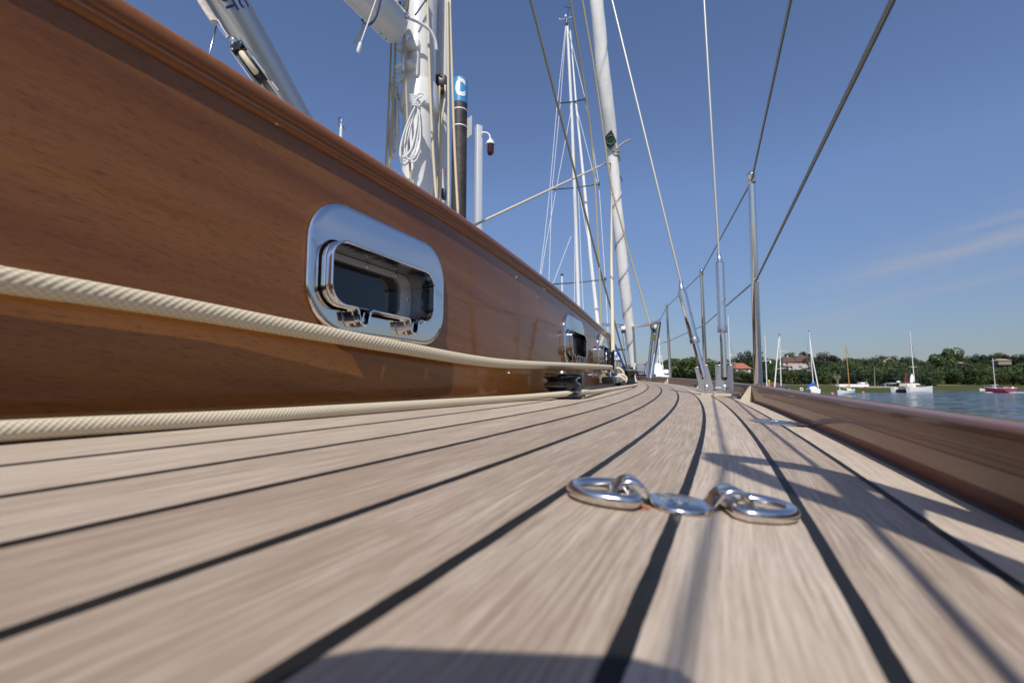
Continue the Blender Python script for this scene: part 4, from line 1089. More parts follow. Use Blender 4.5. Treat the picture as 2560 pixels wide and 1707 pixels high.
mb.add([Vector((pc.x, pc.y, zC + p.y)) + (fw * math.cos(p.x / .214 + .06) + sw * math.sin(p.x / .214 + .06)) * .214 for p in vs], fs); mb.build('letter', WHITE_S, cap, angle=0)
for py in (281, 322):
    mb = MB(); z = at(1148, py, 12.0).z; mb.lathe((pc.x, pc.y, z), [(.203, 0), (.205, .004), (.205, .026), (.203, .03)], 32); mb.build('band', WHITE_S, pile)
mb = MB(); a = pc + sw * .20; z0, z1 = at(1148, 352, 12).z, at(1148, 288, 12).z
mb.add([a + Vector((0, 0, z0 - pc.z + .05)), a + sw * .13 + Vector((0, 0, z0 - pc.z + .18)), a + sw * .13 + Vector((0, 0, z1 - pc.z)), a + Vector((0, 0, z1 - pc.z - .1))] +
       [p + fw * .03 for p in (a + Vector((0, 0, z0 - pc.z + .05)), a + sw * .13 + Vector((0, 0, z0 - pc.z + .18)), a + sw * .13 + Vector((0, 0, z1 - pc.z)), a + Vector((0, 0, z1 - pc.z - .1)))],
       [(0, 1, 2, 3), (7, 6, 5, 4), (0, 4, 5, 1), (1, 5, 6, 2), (2, 6, 7, 3), (3, 7, 4, 0)]); mb.build('bracket', mat('galvanised_bracket', (.30, .31, .31), .6, .3), pile)
# lamp post
lp = at(1196, 400, 12.3); lt = at(1196, 316, 12.3).z
post = thing('lamp_post', 'square pale post with an unlit red beacon on a bent arm', 'lamp post', (lp.x, lp.y, -1.3))
mb = MB(); mb.box((lp.x, lp.y, (lt - 1.3) / 2), (.17, .17, lt + 1.3), rot=Matrix.Rotation(YAW + .5, 3, 'Z'), bev=.012); mb.build('column', ALU_P, post)
mb = MB(); mb.tube(spline([at(1203, 333, 12.2), at(1214, 332, 12.2), at(1223, 337, 12.2), at(1226, 350, 12.2)], 6), .022, 10); mb.build('arm', WHITE_S, post)
b = at(1226, 362, 12.2); mb = MB(); mb.lathe(b, [(.12, 0), (.12, .03), (.10, .05), (.095, .09), (.05, .13), (.03, .17)], 20); lb = mb.build('lamp_base', WHITE_S, post)
mb = MB(); mb.lathe(b + Vector((0, 0, -.30)), [(.02, 0), (.07, .02), (.097, .08), (.10, .30)], 20); mb.build('lamp_lens', REDLAMP, lb)
# pontoon carrying post and pedestal
mb = MB(); c = at(1000, 962, 12.6); mb.box((c.x, c.y, -1.45), (13, 2.4, .4), rot=Matrix.Rotation(YAW + .12, 3, 'Z')); tag(mb.build('pontoon', TIMBER, origin=(c.x, c.y, -1.6)), kind='structure')
pp = at(1546.5, 905, 11.6); pz = at(1546, 878, 11.6).z
ped = thing('power_pedestal', 'grey marina pedestal with a sky-blue top and white panel', 'pedestal', (pp.x, pp.y, -1.25))
mb = MB(); mb.box((pp.x, pp.y, (pz - 1.3) / 2 - .05), (.095, .095, pz + 1.15), rot=Matrix.Rotation(YAW, 3, 'Z'), bev=.012); mb.build('column', mat('pedestal_grey', (.14, .15, .16), .6), ped)
mb = MB(); mb.lathe((pp.x, pp.y, pz - .10), [(.052, 0), (.052, .06), (.04, .085), (.0, .10)], 16, caps=False); mb.build('cap', mat('sky_blue_plastic', (.16, .42, .70), .4), ped)
mb = MB(); q = at(1548, 895, 11.52); mb.box(q, (.075, .012, .085), rot=Matrix.Rotation(YAW, 3, 'Z')); mb.build('panel', WHITE_S, ped)

def wire(mb, pts, r, seg=6): mb.tube([Vector(p) for p in pts], r, seg)
# neighbour yacht: only its rig shows above our cabin
D = 17.0
nb = at(1452, 880, D)
ny = thing('moored_yacht', 'tall white mast with three teal spreaders of the yacht berthed ahead', 'yacht', (nb.x, nb.y, WL))
mb = MB(); mb.tube([(nb.x + .02, nb.y, -1), at(1446, 750, D), at(1441, 600, D), at(1430, 300, D), at(1418, 62, D)], [.075, .07, .065, .06, .052], 14); mst = mb.build('mast', PAINT, ny)
for l, rr_, d2 in (((1401, 258), (1463, 248), 0), ((1380, 474), (1497, 460), 0), ((1372, 711), (1513, 698), 0)):
    mb = MB(); m_ = at((l[0] + rr_[0]) / 2 - 2 if l[0] < 1375 else lerp(l[0], rr_[0], .52), (l[1] + rr_[1]) / 2 + 2, D)
    mb.tube([at(*l, D - .3), m_, at(*rr_, D - .3)], .026, 8); mb.lathe(at(*rr_, D - .3), [(.04, -.05), (.04, .06)], 8); mb.build('spreader', GREEN_SP, ny)
mb = MB()
for pts in ([(1415, 66), (1401, 258), (1380, 474), (1372, 711), (1366, 800)], [(1414, 66), (1393, 262), (1374, 480), (1361, 600), (1340, 760)], [(1427, 280), (1396, 445), (1367, 600), (1352, 690)],
            [(1419, 66), (1463, 248), (1497, 460), (1513, 698), (1519, 810)], [(1441, 268), (1480, 420), (1497, 470)], [(1448, 480), (1470, 600), (1483, 700), (1490, 800)], [(1437, 480), (1437, 640), (1436, 760)],
            [(1446, 480), (1452, 640), (1458, 770)], [(1428, 590), (1390, 690), (1381, 712)]):
    (xa, ya), (xb, yb_) = pts[-2:]
    if yb_ > 580: pts = pts + [(xb + (xb - xa) / (yb_ - ya) * (945 - yb_), 945)]
    wire(mb, [at(x, y, D - .2) for x, y in pts], .011)
mb.build('shrouds', PAINT_S, ny)
mb = MB(); mb.tube([at(1426, 77, D), at(1441, 268, D), at(1462, 478, D + .3), at(1476, 640, D + .5), at(1494, 803, D + .7), at(1506, 945, D + .9)], [.018, .038, .058, .068, .072, .05], 12); mb.build('furled_jib', SAIL, ny)
mb = MB(); t = at(1417, 62, D)
mb.tube([t, t + Vector((0, 0, .28))], .008, 6); mb.lathe(t + Vector((-.04, 0, .30)), [(.02, 0), (.045, .03), (.045, .07), (.02, .12)], 10)
mb.tube([t + Vector((-.28, 0, .30)), t + Vector((.22, .1, .33))], .008, 6)
for q in (Vector((-.28, 0, .28)), Vector((.22, .1, .31))): mb.lathe(t + q, [(.01, 0), (.03, .02), (.03, .05), (.01, .07)], 8)
mb.build('wind_cups', WHITE_S, ny)
mb = MB(); mb.tube([t, t + Vector((.05, 0, .45)), t + Vector((.07, 0, .68))], .010, 6); mb.tube([t + Vector((-.08, 0, .78)), t + Vector((.07, 0, .68)), t + Vector((.12, 0, .64))], .016, 6); mb.box(t + Vector((0, 0, -.02)), (.12, .1, .12)); mb.build('wind_vane', BLACK, ny)
def hull_mesh(L, B, fb, rake=.12, transom=.6, sheer=.25, dep=.35, n=14):
    """a boat's hull along local +x, waterline at z = 0"""
    rows = []
    for i in range(n + 1):
        t = i / n; x = -L / 2 + L * t
        bw = B / 2 * (transom + (1 - transom) * math.sin(min(1, t / .45) * PI / 2)) if t < .45 else B / 2 * max(.0, 1 - ((t - .45) / .55) ** 2.1)
        top = fb * (1 + sheer * (t - .35) ** 2 * 2.4); xo = rake * fb * t ** 3 * 2
        rows.append([(x + xo, -bw, top), (x + xo * .5, -bw * .93, top * .35), (x, -bw * .72, -.05), (x - xo * .2, -bw * .25 - .001, -dep), (x - xo * .2, bw * .25 + .001, -dep), (x, bw * .72, -.05), (x + xo * .5, bw * .93, top * .35), (x + xo, bw, top)])
    return rows
def local(p, o, hd):
    c, s = math.cos(hd), math.sin(hd); return (o[0] + p[0] * c - p[1] * s, o[1] + p[0] * s + p[1] * c, o[2] + p[2])
def add_hull(parent, o, hd, m, L, B, fb, **kw):
    rows = hull_mesh(L, B, fb, **kw); mb = MB(); mb.sweep([[local(p, o, hd) for p in r] for r in rows], closed=True)
    return mb.build('hull', m, parent, angle=50)
def boxl(mb, o, hd, c, size, taper=1.0, bev=0): mb.box(local(c, o, hd), size, rot=Matrix.Rotation(hd, 3, 'Z'), taper=taper, bev=bev)
add_hull(ny, (nb.x, nb.y, WL), YAW + 2.0, PAINT_S, 11, 3.4, 1.1)
# other mastheads peeping over the cabin
def mast_only(name, label, d, top, hull_heading, r, vane=True, L=9):
    p = at(*top, d); t = thing(name, label, 'yacht', (p.x, p.y, WL), None)
    mb = MB(); mb.tube([(p.x, p.y, WL + .8), tuple(p)], [r, r * .8], 10); mb.build('mast', PAINT, t)
    add_hull(t, (p.x, p.y, WL), hull_heading, PAINT_S, L, L * .3, .95)
    return t, p
t, p = mast_only('moored_yacht', 'white masthead with black wind vane just showing over the cabin rail left of the mast', 23.0, (853, 322), 1.2, .10)
mb = MB(); k = 23.0 / F
mb.lathe(p, [(.07, -.25), (.075, 0), (.05, .06), (.05, .16), (.07, .18), (.07, .24)], 10); mb.tube([p + Vector((0, 0, .2)), p + Vector((0, 0, .52))], .02, 6); mb.build('masthead_light', PAINT_S, t)
mb = MB(); mb.lathe(p + Vector((0, 0, .2)), [(.05, 0), (.05, .10)], 8); mb.box(p + Vector((-.16, 0, .62)), (.22, .02, .03)); mb.tube([p + Vector((-.2, 0, .2)), p + Vector((-.2, 0, .62))], .012, 6); mb.tube([p + Vector((0, 0, .10)), p + Vector((.18, 0, .06)), p + Vector((.2, 0, -.1))], .02, 6); mb.build('wind_vane', BLACK, t)
t, p = mast_only('moored_yacht', 'short white masthead pole standing between the shrouds left of the teal spreader', 34.0, (1405, 690), 1.9, .085)
mb = MB(); mb.lathe(p, [(.05, 0), (.12, .04), (.12, .14), (.05, .18)], 8); mb.build('masthead_light', GREEN_SP, t)
# white motor yacht ahead with a tripod mast
md = 30.0; mo = at(1652, 975, md); mo.z = WL; hd = YAW + PI / 2
my = thing('motor_yacht', 'white motor yacht with a domed wheelhouse and tripod mast beyond the bow pulpit', 'motor yacht', mo)
add_hull(my, mo, hd - PI, PAINT_S, 9, 2.4, 1.75, transom=.8)
def mpt(px, py, dd=0): return at(px, py, md + dd)
mb = MB(); rows = []
for dd in (-.25, 0, .6, 1.4):
    k = {-.25: .82, 0: 1, .6: 1, 1.4: .9}[dd]
    ol = [(1634, 941), (1633, 925), (1634, 914), (1637, 909), (1643, 907), (1650, 908), (1656, 913), (1659, 922), (1662, 936), (1663, 941)]
    rows.append([mpt(1648 + (x - 1648) * k, 941 + (y - 941) * k, dd) for x, y in ol])
mb.sweep(rows, closed=True); mb.build('wheelhouse', PAINT_S, my, angle=45)
mb = MB(); mb.box(mpt(1664, 929), (.25, .5, .26), rot=Matrix.Rotation(YAW, 3, 'Z'), bev=.05); mb.box(mpt(1664, 940), (.35, .6, .12), rot=Matrix.Rotation(YAW, 3, 'Z'), bev=.04); mb.build('side_locker', PAINT_S, my)
mb = MB(); wire(mb, [mpt(1642, 908), mpt(1646, 890)], .022); wire(mb, [mpt(1646, 890), mpt(1653, 889), mpt(1658, 920)], .022); wire(mb, [mpt(1650, 910), mpt(1648, 868), mpt(1647.5, 846)], .032, 8); wire(mb, [mpt(1643, 859), mpt(1656, 859)], .02); wire(mb, [mpt(1646, 890), mpt(1653, 889)], .02); mb.build('tripod_mast', PAINT_S, my)

# ------------------------------------------------------------------ river, far bank and hill
def gpt(x, d, z): return Vector((x * CA - d * SA, x * SA + d * CA, z))      # x metres to the right, d metres ahead (camera heading)
SHORE = [(-400, 110), (-60, 110), (20, 108), (60, 106), (85, 110), (122, 136), (188, 172), (300, 228), (520, 330)]
def shore(x):
    for (a, b), (c, d) in zip(SHORE, SHORE[1:]):
        if x <= c: return lerp(b, d, (x - a) / (c - a))
    return SHORE[-1][1]
def ground(x, d):
    u = d - shore(x)
    if u < 0: return WL - .25
    if u < 6: return lerp(WL - .25, -1.15, u / 6)
    if u < 75: return lerp(-1.15, .65, (u - 6) / 69)
    if u < 260: return .65 + 11 * (1 - math.cos(PI * (u - 75) / 185)) / 2
    return 11.65
mb = MB(); mb.add([(-3000, -3000, WL), (3000, -3000, WL), (3000, 3000, WL), (-3000, 3000, WL)], [(0, 1, 2, 3)])
tag(mb.build('water', WATER, flip=False), kind='structure')
xs = [-380 + 10 * i for i in range(86)]
def strip(us, name, m, jit=0.0):
    mb = MB(); r = random.Random(5)
    rows = [[gpt(x, shore(x) + u + jit * r.uniform(-1, 1) * (0 < k < len(us) - 1), ground(x, shore(x) + u) + (r.uniform(-.12, .12) if jit else 0)) for k, u in enumerate(us)] for x in xs]
    mb.sweep(rows); return mb.build(name, m, angle=0)
tag(strip([-2, 0, 2, 4, 7, 14, 24, 36, 46], 'marsh', GRASS, .5), kind='structure')
tag(strip([46, 52, 60, 68, 76], 'reed_bank', REEDS, .5), kind='structure')
tag(strip([76, 100, 130, 160, 200, 260, 420, 900], 'hill', HILL, .8), kind='structure')

# ------------------------------------------------------------------ trees
def crown_mesh(seed, shape='round', quads=1500, open_=0.0):
    r = random.Random(seed); lobes = []
    if shape == 'cone':
        for i in range(14):
            z = r.uniform(-.9, .95); a = r.uniform(0, 2 * PI); w = .42 * (1 - (z + 1) / 2.1); lobes.append((math.cos(a) * w, math.sin(a) * w, z * 1.25, .16 + .26 * (1 - (z + 1) / 2)))
    elif shape == 'oval':
        for i in range(14):
            z = r.uniform(-.9, .9); a = r.uniform(0, 2 * PI); w = .5 * math.sqrt(1 - z * z * .9); lobes.append((math.cos(a) * w, math.sin(a) * w, z * 1.1, r.uniform(.28, .42)))
    else:
        for i in range(11):
            z = r.uniform(-.75, .7); a = 2.4 * i + r.uniform(-.5, .5); w = r.uniform(.3, .75) * math.sqrt(max(.05, 1 - z * z)); lobes.append((math.cos(a) * w, math.sin(a) * w, z * .85, r.uniform(.30, .55) * (1 - open_ * .12)))
    vs = []; fs = []
    for i in range(quads):
        L = r.choice(lobes); z = r.uniform(-1, 1); a = r.uniform(0, 2 * PI); w = math.sqrt(1 - z * z); k = L[3] * r.uniform(.8, 1.06)
        n = Vector((w * math.cos(a), w * math.sin(a), z)); c = Vector(L[:3]) + n * k
        n2 = (n + Vector((r.uniform(-.45, .45), r.uniform(-.45, .45), r.uniform(-.25, .45)))).normalized(); u = n2.orthogonal().normalized(); v = n2.cross(u); th = r.uniform(0, PI)
        u, v = u * math.cos(th) + v * math.sin(th), v * math.cos(th) - u * math.sin(th); s = r.uniform(.045, .10)
        o = len(vs); vs += [c - u * s, c + v * s * .7, c + u * s, c - v * s * .7]; fs.append((o, o + 1, o + 2, o + 3))
    return vs, fs
def trunk_mesh(seed):
    r = random.Random(seed); mb = MB(); mb.tube([(0, 0, -1.9), (.02, .01, -1.2), (.0, .03, -.5), (.03, 0, .2)], [.10, .075, .06, .03], 7)
    for i in range(5):
        a = r.uniform(0, 2 * PI); z = r.uniform(-1.0, -.2); mb.tube([(0, 0, z), (.25 * math.cos(a), .25 * math.sin(a), z + .35), (.55 * math.cos(a), .55 * math.sin(a), z + .75)], [.04, .028, .012], 5)
    return mb
TM = {}
def tree(kind, name, label, group, x, d, top_z, radius, seed, cat='tree', m=None, base=None, squash=1.0):
    """one tree: Empty at its foot > crown, trunk (mesh data shared within a kind)"""
    key = (kind, seed, m.name)
    g = ground(x, d) if base is None else base; h = max(3.0, top_z - g); p = gpt(x, d, g)
    t = thing(name, label, cat, p, group)
    if key not in TM:
        vs, fs = crown_mesh(seed, {'cone': 'cone', 'oval': 'oval'}.get(kind, 'round'), 2600 if kind == 'open' else 1500, 1.0 if kind == 'open' else 0)
        mb = MB(); mb.add(vs, fs); c = mb.build('crown', m, angle=0, flip=False); k = trunk_mesh(seed).build('trunk', BARK)
        TM[key] = (c.data, k.data); bpy.data.objects.remove(c); bpy.data.objects.remove(k)
    cd, kd = TM[key]
    zspan = {'cone': 1.35, 'oval': 1.35}.get(kind, 1.08)
    rz = min(radius * squash, h * .46); cz = h - rz * zspan
    if group in ('bushes along the marsh edge', 'low trees behind the marsh'): rz = h * .56; cz = h - rz * 1.04
    c = bpy.data.objects.new('crown', cd); COL.objects.link(c); c.parent = t; c.location = (0, 0, cz); c.scale = (radius, radius, rz); c.rotation_euler = (0, 0, rnd.uniform(0, 6.28))
    k = bpy.data.objects.new('trunk', kd); COL.objects.link(k); k.parent = t; k.location = (0, 0, cz); k.scale = (radius * .8, radius * .8, cz / 1.9 + .01)
    return t
def zpix(py, d): return H + (YH - py) / F * d
def xpix(px, d): return (px - CX) / F * d
TOPY = [(1500, 930), (1590, 925), (1640, 922), (1656, 902), (1690, 893), (1740, 886), (1770, 893), (1800, 895), (1850, 888), (1880, 884), (1925, 892), (1940, 896), (1960, 888), (2000, 884), (2050, 884), (2080, 890), (2110, 884), (2170, 890),
        (2195, 889), (2215, 884), (2250, 887), (2285, 890), (2300, 899), (2316, 891), (2340, 884), (2390, 883), (2430, 882), (2470, 880), (2500, 878), (2530, 881), (2600, 880), (2760, 884)]
def topy(px):
    for (a, b), (c, d) in zip(TOPY, TOPY[1:]):
        if px <= c: return lerp(b, d, (px - a) / (c - a))
    return 882
tr = random.Random(11)
px = 1560.0
LB_SKY = 'dark broadleaf tree on the skyline of the wooded far bank'
LB_MID = 'green tree in the middle of the wood on the far bank'
LB_LOW = 'dark tree at the foot of the far wood, behind the marsh'
LB_BUSH = 'rounded olive green bush along the marsh edge on the right'
while px < 2680:
    d = tr.uniform(285, 335) * (1.08 if px > 2300 else .95); r = tr.uniform(4.2, 7.0)
    tree('round', 'tree', LB_SKY, 'skyline trees on the far bank', xpix(px, d), d, zpix(topy(px) + tr.uniform(-2, 9), d), r, tr.randint(1, 5), m=tr.choice([LEAF_D, LEAF_D, LEAF_M]))
    px += tr.uniform(9, 17)
for row, (d0, d1, ya, yb, step) in enumerate(((262, 285, 896, 910, 15), (235, 258, 908, 920, 15))):
    px = 1570.0 + row * 6
    while px < 2680:
        d = tr.uniform(d0, d1) * (1.08 if px > 2300 else .92); skip = (1950 < px < 2026 and row == 0) or (1826 < px < 1872) or (2470 < px < 2522 and row == 0)
        yy = tr.uniform(ya, yb) + (8 if 1950 < px < 2044 else 0)
        if not skip: tree('round', 'tree', LB_MID, 'trees inside the far wood', xpix(px, d), d, zpix(yy, d), tr.uniform(3.6, 6.2), tr.randint(1, 5), m=tr.choice([LEAF_D, LEAF_M, LEAF_M]))
        px += tr.uniform(step * .7, step * 1.3)
px = 1570.0
while px < 2330:
    d = (tr.uniform(196, 222) if px > 2000 else tr.uniform(190, 215)); yy = tr.uniform(918, 932)
    tree('round', 'tree', LB_LOW, 'low trees behind the marsh', xpix(px, d), d, zpix(yy, d), tr.uniform(3.0, 5.0), tr.randint(1, 5), m=tr.choice([LEAF_D, LEAF_D, LEAF_M]))
    px += tr.uniform(10, 18)
px = 2262.0
while px < 2700:
    x = xpix(px, 240); d = max(235, shore(x) + tr.uniform(72, 92)); yy = tr.uniform(923, 938)
    tree('round', 'bush', LB_BUSH, 'bushes along the marsh edge', xpix(px, d), d, zpix(yy, d), tr.uniform(3.2, 5.2), tr.randint(1, 4), 'bush', m=tr.choice([LEAF_Y, LEAF_Y, LEAF_M]))
    px += tr.uniform(9, 16)
# trees one can tell apart
tree('open', 'tree', 'tall open-crowned tree standing above the wood on the right, sky showing through it', None, xpix(2365, 300), 300, zpix(861, 300), 8.0, 21, m=LEAF_M, squash=.95)
tree('round', 'tree', 'dark purple copper beech on the skyline of the far bank', None, xpix(2080, 272), 272, zpix(884, 272), 4.4, 3, m=LEAF_P, squash=.85)
tree('round', 'tree', 'grey-green spreading cedar left of the purple tree', None, xpix(2054, 270), 270, zpix(878, 270), 4.0, 4, m=LEAF_G)
tree('round', 'tree', 'big rounded tree on the hill behind the brown roofed houses', None, xpix(1974, 325), 325, zpix(878, 325), 5.6, 2, m=LEAF_M)
for k, px in enumerate((2007, 2022)):
    tree('oval', 'tree', ['left of two dark oval trees on the hilltop', 'right of two dark oval trees on the hilltop'][k], None, xpix(px, 320), 320, zpix(878, 320), 3.3, 5 + k, m=LEAF_D)
tree('cone', 'conifer', 'dark pointed conifer just right of the nearest stanchion', None, xpix(1905, 230), 230, zpix(879, 230), 3.2, 8, m=LEAF_D)
tree('round', 'tree', 'tall tree beside the right-hand shroud, in front of the far wood', None, xpix(1864, 240), 240, zpix(873, 240), 4.6, 1, m=LEAF_D)
for k, (px, ty_, r, mm, lb) in enumerate(((1700, 889, 8.0, LEAF_M, 'large light green tree at the left end of the wood, behind the rail'), (1740, 885, 7.0, LEAF_M, 'bushy green tree behind the left-hand shroud fork'), (1668, 908, 5.5, LEAF_D, 'dark tree low at the left end of the wood, behind the farthest stanchion'))):
    tree('round', 'tree', lb, None, xpix(px, 190), 190, zpix(ty_, 190), r, 2 + k, m=mm)
def dead_tree():
    d = 196; p = gpt(xpix(2092, d), d, ground(xpix(2092, d), d)); t = thing('dead_tree', 'bare bleached dead tree at the marsh edge behind the wood-masted boat', 'tree', p); r = random.Random(4); mb = MB()
    def br(a, dr, L, rad, n):
        b = a + dr * L; mb.tube([a, a.lerp(b, .5) + Vector((r.uniform(-.1, .1), r.uniform(-.1, .1), 0)), b], [rad, rad * .75, rad * .5], 5)
        if n:
            for _ in range(3): br(a.lerp(b, r.uniform(.45, 1)), (dr + Vector((r.uniform(-.8, .8), r.uniform(-.5, .5), r.uniform(-.1, .5)))).normalized(), L * r.uniform(.5, .75), rad * .55, n - 1)
    br(p, Vector((-.2, 0, 1)).normalized(), 2.6, .2, 3); br(p, Vector((.1, 0, 1)).normalized(), 2.2, .16, 3)
    mb.build('branches', DEADWOOD, t)
dead_tree()

# ------------------------------------------------------------------ houses
def house(name, label, px, py_base, d, W, Dp, hw, hr, mw, mr, rot=0.0, chimneys=0, gables=0, group=None):
    b = at(px, py_base, d); t = thing(name, label, 'house', b, group); R = Matrix.Rotation(YAW + rot, 3, 'Z')
    tf = lambda v: b + R @ Vector(v)
    mb = MB(); mb.box(tf((0, 0, hw / 2 - 1)), (W, Dp, hw + 2), rot=R); wl = mb.build('wall', mw, t)
    for i in range(max(2, int(W / 3))):
        xx = -W / 2 + W * (i + .5) / max(2, int(W / 3))
        mb = MB(); mb.box(tf((xx, -Dp / 2 - .03, hw * .55)), (1.1, .08, hw * .35), rot=R); mb.build('window', GLASS_D, t)
    mb = MB(); o = .5; rd = Dp * .28 if W > Dp else 0
    P8 = [(-W / 2 - o, -Dp / 2 - o, hw), (W / 2 + o, -Dp / 2 - o, hw), (W / 2 + o, Dp / 2 + o, hw), (-W / 2 - o, Dp / 2 + o, hw), (-W / 2 + rd, 0, hw + hr), (W / 2 - rd, 0, hw + hr)]
    mb.add([tf(p) for p in P8], [(0, 1, 5, 4), (2, 3, 4, 5), (1, 2, 5), (3, 0, 4), (0, 3, 2, 1)]); rf = mb.build('roof', mr, t, angle=20)
    for i in range(chimneys):
        mb = MB(); xx = -W / 2 + W * (i + .6) / (chimneys + .2); mb.box(tf((xx, .2, hw + hr * .9)), (.9, .8, 2.4), rot=R); mb.build('chimney', WALL_W if i == 0 else WALL_B, rf)
    for i in range(gables):
        mb = MB(); xx = -W / 2 + W * (i + .7) / (gables + .4); w2 = W * .13
        mb.add([tf(p) for p in ((xx - w2, -Dp / 2 - .6, -.5), (xx + w2, -Dp / 2 - .6, -.5), (xx + w2, -Dp / 2 - .6, hw), (xx, -Dp / 2 - .6, hw + hr * .7), (xx - w2, -Dp / 2 - .6, hw),
                                (xx - w2, 0, -.5), (xx + w2, 0, -.5), (xx + w2, 0, hw), (xx, 0, hw + hr * .7), (xx - w2, 0, hw))], [(0, 1, 2, 3, 4), (9, 8, 7, 6, 5), (0, 5, 6, 1), (1, 6, 7, 2), (2, 7, 8, 3), (3, 8, 9, 4), (4, 9, 5, 0)])
        mb.build('gable', WALL_W, t)
    return t
house('house', 'white house under a bright orange hipped roof, low in the trees by the right shroud', 1849, 930, 218, 7.2, 6, 1.6, 2.6, WALL_W, ROOF_O, .1)
house('house', 'brown roofed house with a white chimney, left one of the hillside row', 1970, 913, 292, 8.5, 7, 1.8, 3.4, WALL_W, ROOF_B, -.15, 1)
house('house', 'reddish brown roofed house with several chimneys, right one of the hillside row', 2004, 911, 292, 12, 7, 1.6, 3.8, WALL_B, ROOF_B, .1, 3)
house('house', 'low white house with gables and a tan roof below the hillside row', 1993, 923, 276, 12.5, 6, 1.6, 1.9, WALL_W, ROOF_T, -.1, 0, 2)
house('house', 'small white gabled house end to the right of the hillside row, behind the blue-covered boat', 2028, 917, 276, 6.5, 5, 1.5, 1.5, WALL_W, ROOF_T, .15, 0, 1)
house('house', 'lone tan roof among the trees between the two right-hand masts', 2224, 912, 290, 7, 6, 1.2, 3.0, WALL_B, ROOF_T, .5)
house('house', 'tiny white house wall glimpsed in the wood below the tall open tree', 2400, 914, 290, 2.8, 3, 1.4, .8, WALL_W, ROOF_T, .0)
house('house', 'long pale roof half hidden by dark trees above the red boat', 2503, 904, 300, 7.5, 5, .6, 1.2, TIMBER, ROOF_T, -.1)
house('boat_shed', 'brown roofed boat shed on the shore behind the rail, under the inverted-V mast', 1928, 975, 125, 4.6, 4, 1.0, 1.2, TIMBER, ROOF_B, .0)
p = at(1775, 938, 210); mb = MB(); mb.prism([(-1.2, 0), (1.2, 0), (1.0, 1.2), (0, 2.4), (-1.0, 1.2)], p, (CA, SA, 0), (0, 0, 1), (-SA, CA, 0), 1.2); tag(mb.build('gable_hut', WALL_W, origin=p), 'little white pointed hut front in the trees beside the left shroud fork', 'hut')

# ------------------------------------------------------------------ boats on the river
def rig(parent, d, base, top, r, m=PAINT, spreaders=(), stays=(), name='mast'):
    mb = MB(); mb.tube([at(*base, d), at(*top, d)], [r, r * .75], 10); mo = mb.build(name, m, parent)
    for (a, b) in spreaders:
        mb = MB(); mb.tube([at(*a, d), at(*b, d)], r * .45, 6); mb.build('spreader', m, parent)
    if stays:
        mb = MB()
        for pl in stays: mb.tube([at(*q, d) for q in pl], .018, 5)
        mb.build('rigging', STEEL_D, parent)
    return mo
def boat(label, px, py, group=None, cat='sailing boat', name='sailing_boat'):
    d = -(WL - H) * F / (py - YH); p = at(px, py, d); p.z = WL
    return thing(name, label, cat, p, group), p, d
R0 = YAW
# wooden-masted cutter
t, o, d = boat('white sailing boat with a varnished wooden mast and lime green sail cover', 2118, 985)
hd = R0 + .55
add_hull(t, o, hd, PAINT_S, 6.4, 1.9, .72, sheer=.5, transom=.35)
mb = MB(); boxl(mb, o, hd, (-.2, 0, .95), (2.4, 1.2, .42), .85, .08); mb.build('coachroof', PAINT_S, t)
mb = MB(); mb.tube(spline([Vector(local(q, o, hd)) for q in ((-1.6, 0, 1.0), (-.6, 0, 1.25), (.6, 0, 1.35), (1.1, 0, 1.15))], 5), .33, 10); mb.build('sail_cover', LIME_C, t)
mb = MB(); boxl(mb, o, hd, (-1.7, 0, .95), (1.3, 1.3, .55), .75, .15); mb.build('spray_hood', NAVY_C, t)
mb = MB(); boxl(mb, o, hd, (1.7, 0, .98), (.7, .5, .25), .8, .06); mb.build('deck_bag', BLUE_C, t)
mb = MB(); boxl(mb, o, hd, (-2.7, .1, 1.0), (.25, .25, .5), .8, .06); mb.build('lifebuoy', YELLOW, t)
rig(t, d, (2124, 974), (2114.5, 863), .085, WOODSPAR, (), [[(2115, 866), (2143, 966)], [(2115, 866), (2090, 978)]])
# catamaran
t, o, d = boat('white catamaran with a tall mast and cream canopy', 2280, 980.5, cat='catamaran', name='catamaran')
hd = R0 + .32
rt = Matrix.Rotation(hd, 3, 'Z')
oa = o + rt @ Vector((.6, -1.5, 0)); ob_ = o + rt @ Vector((.6, 2.0, 0))
add_hull(t, oa, hd, PAINT_S, 8.8, 1.2, 1.25, sheer=.3, transom=.75); add_hull(t, ob_, hd, PAINT_S, 8.8, 1.2, 1.25, sheer=.3, transom=.75)
mb = MB(); boxl(mb, o, hd, (.2, .3, 1.05), (5.2, 3.4, .5), 1, .1); mb.build('bridge_deck', PAINT_S, t)
mb = MB(); boxl(mb, o, hd, (.9, .2, 1.75), (3.4, 2.8, 1.0), .62, .25); mb.build('saloon', mat('cream_gel_coat', (.70, .64, .50), .4), t)
mb = MB(); boxl(mb, o, hd, (1.15, -.0, 1.72), (2.7, 2.72, .28), .86, .05); mb.build('window_band', NAVY_C, t)
mb = MB(); boxl(mb, o, hd, (-1.9, .2, 1.75), (1.9, 2.4, .75), .75, .2); mb.build('canopy', mat('cream_canopy', (.62, .52, .38), .8), t)
mb = MB(); boxl(mb, o, hd, (-2.8, .3, .55), (1.4, 2.2, .4)); mb.build('tunnel_shade', BLACK, t)  # black block added to stand for the shade between the hulls
mb = MB(); mb.lathe(local((-3.4, -1.2, 1.5), o, hd), [(.1, 0), (.33, .15), (.33, .5), (.1, .62)], 12); mb.build('fender_drum', PAINT_S, t)
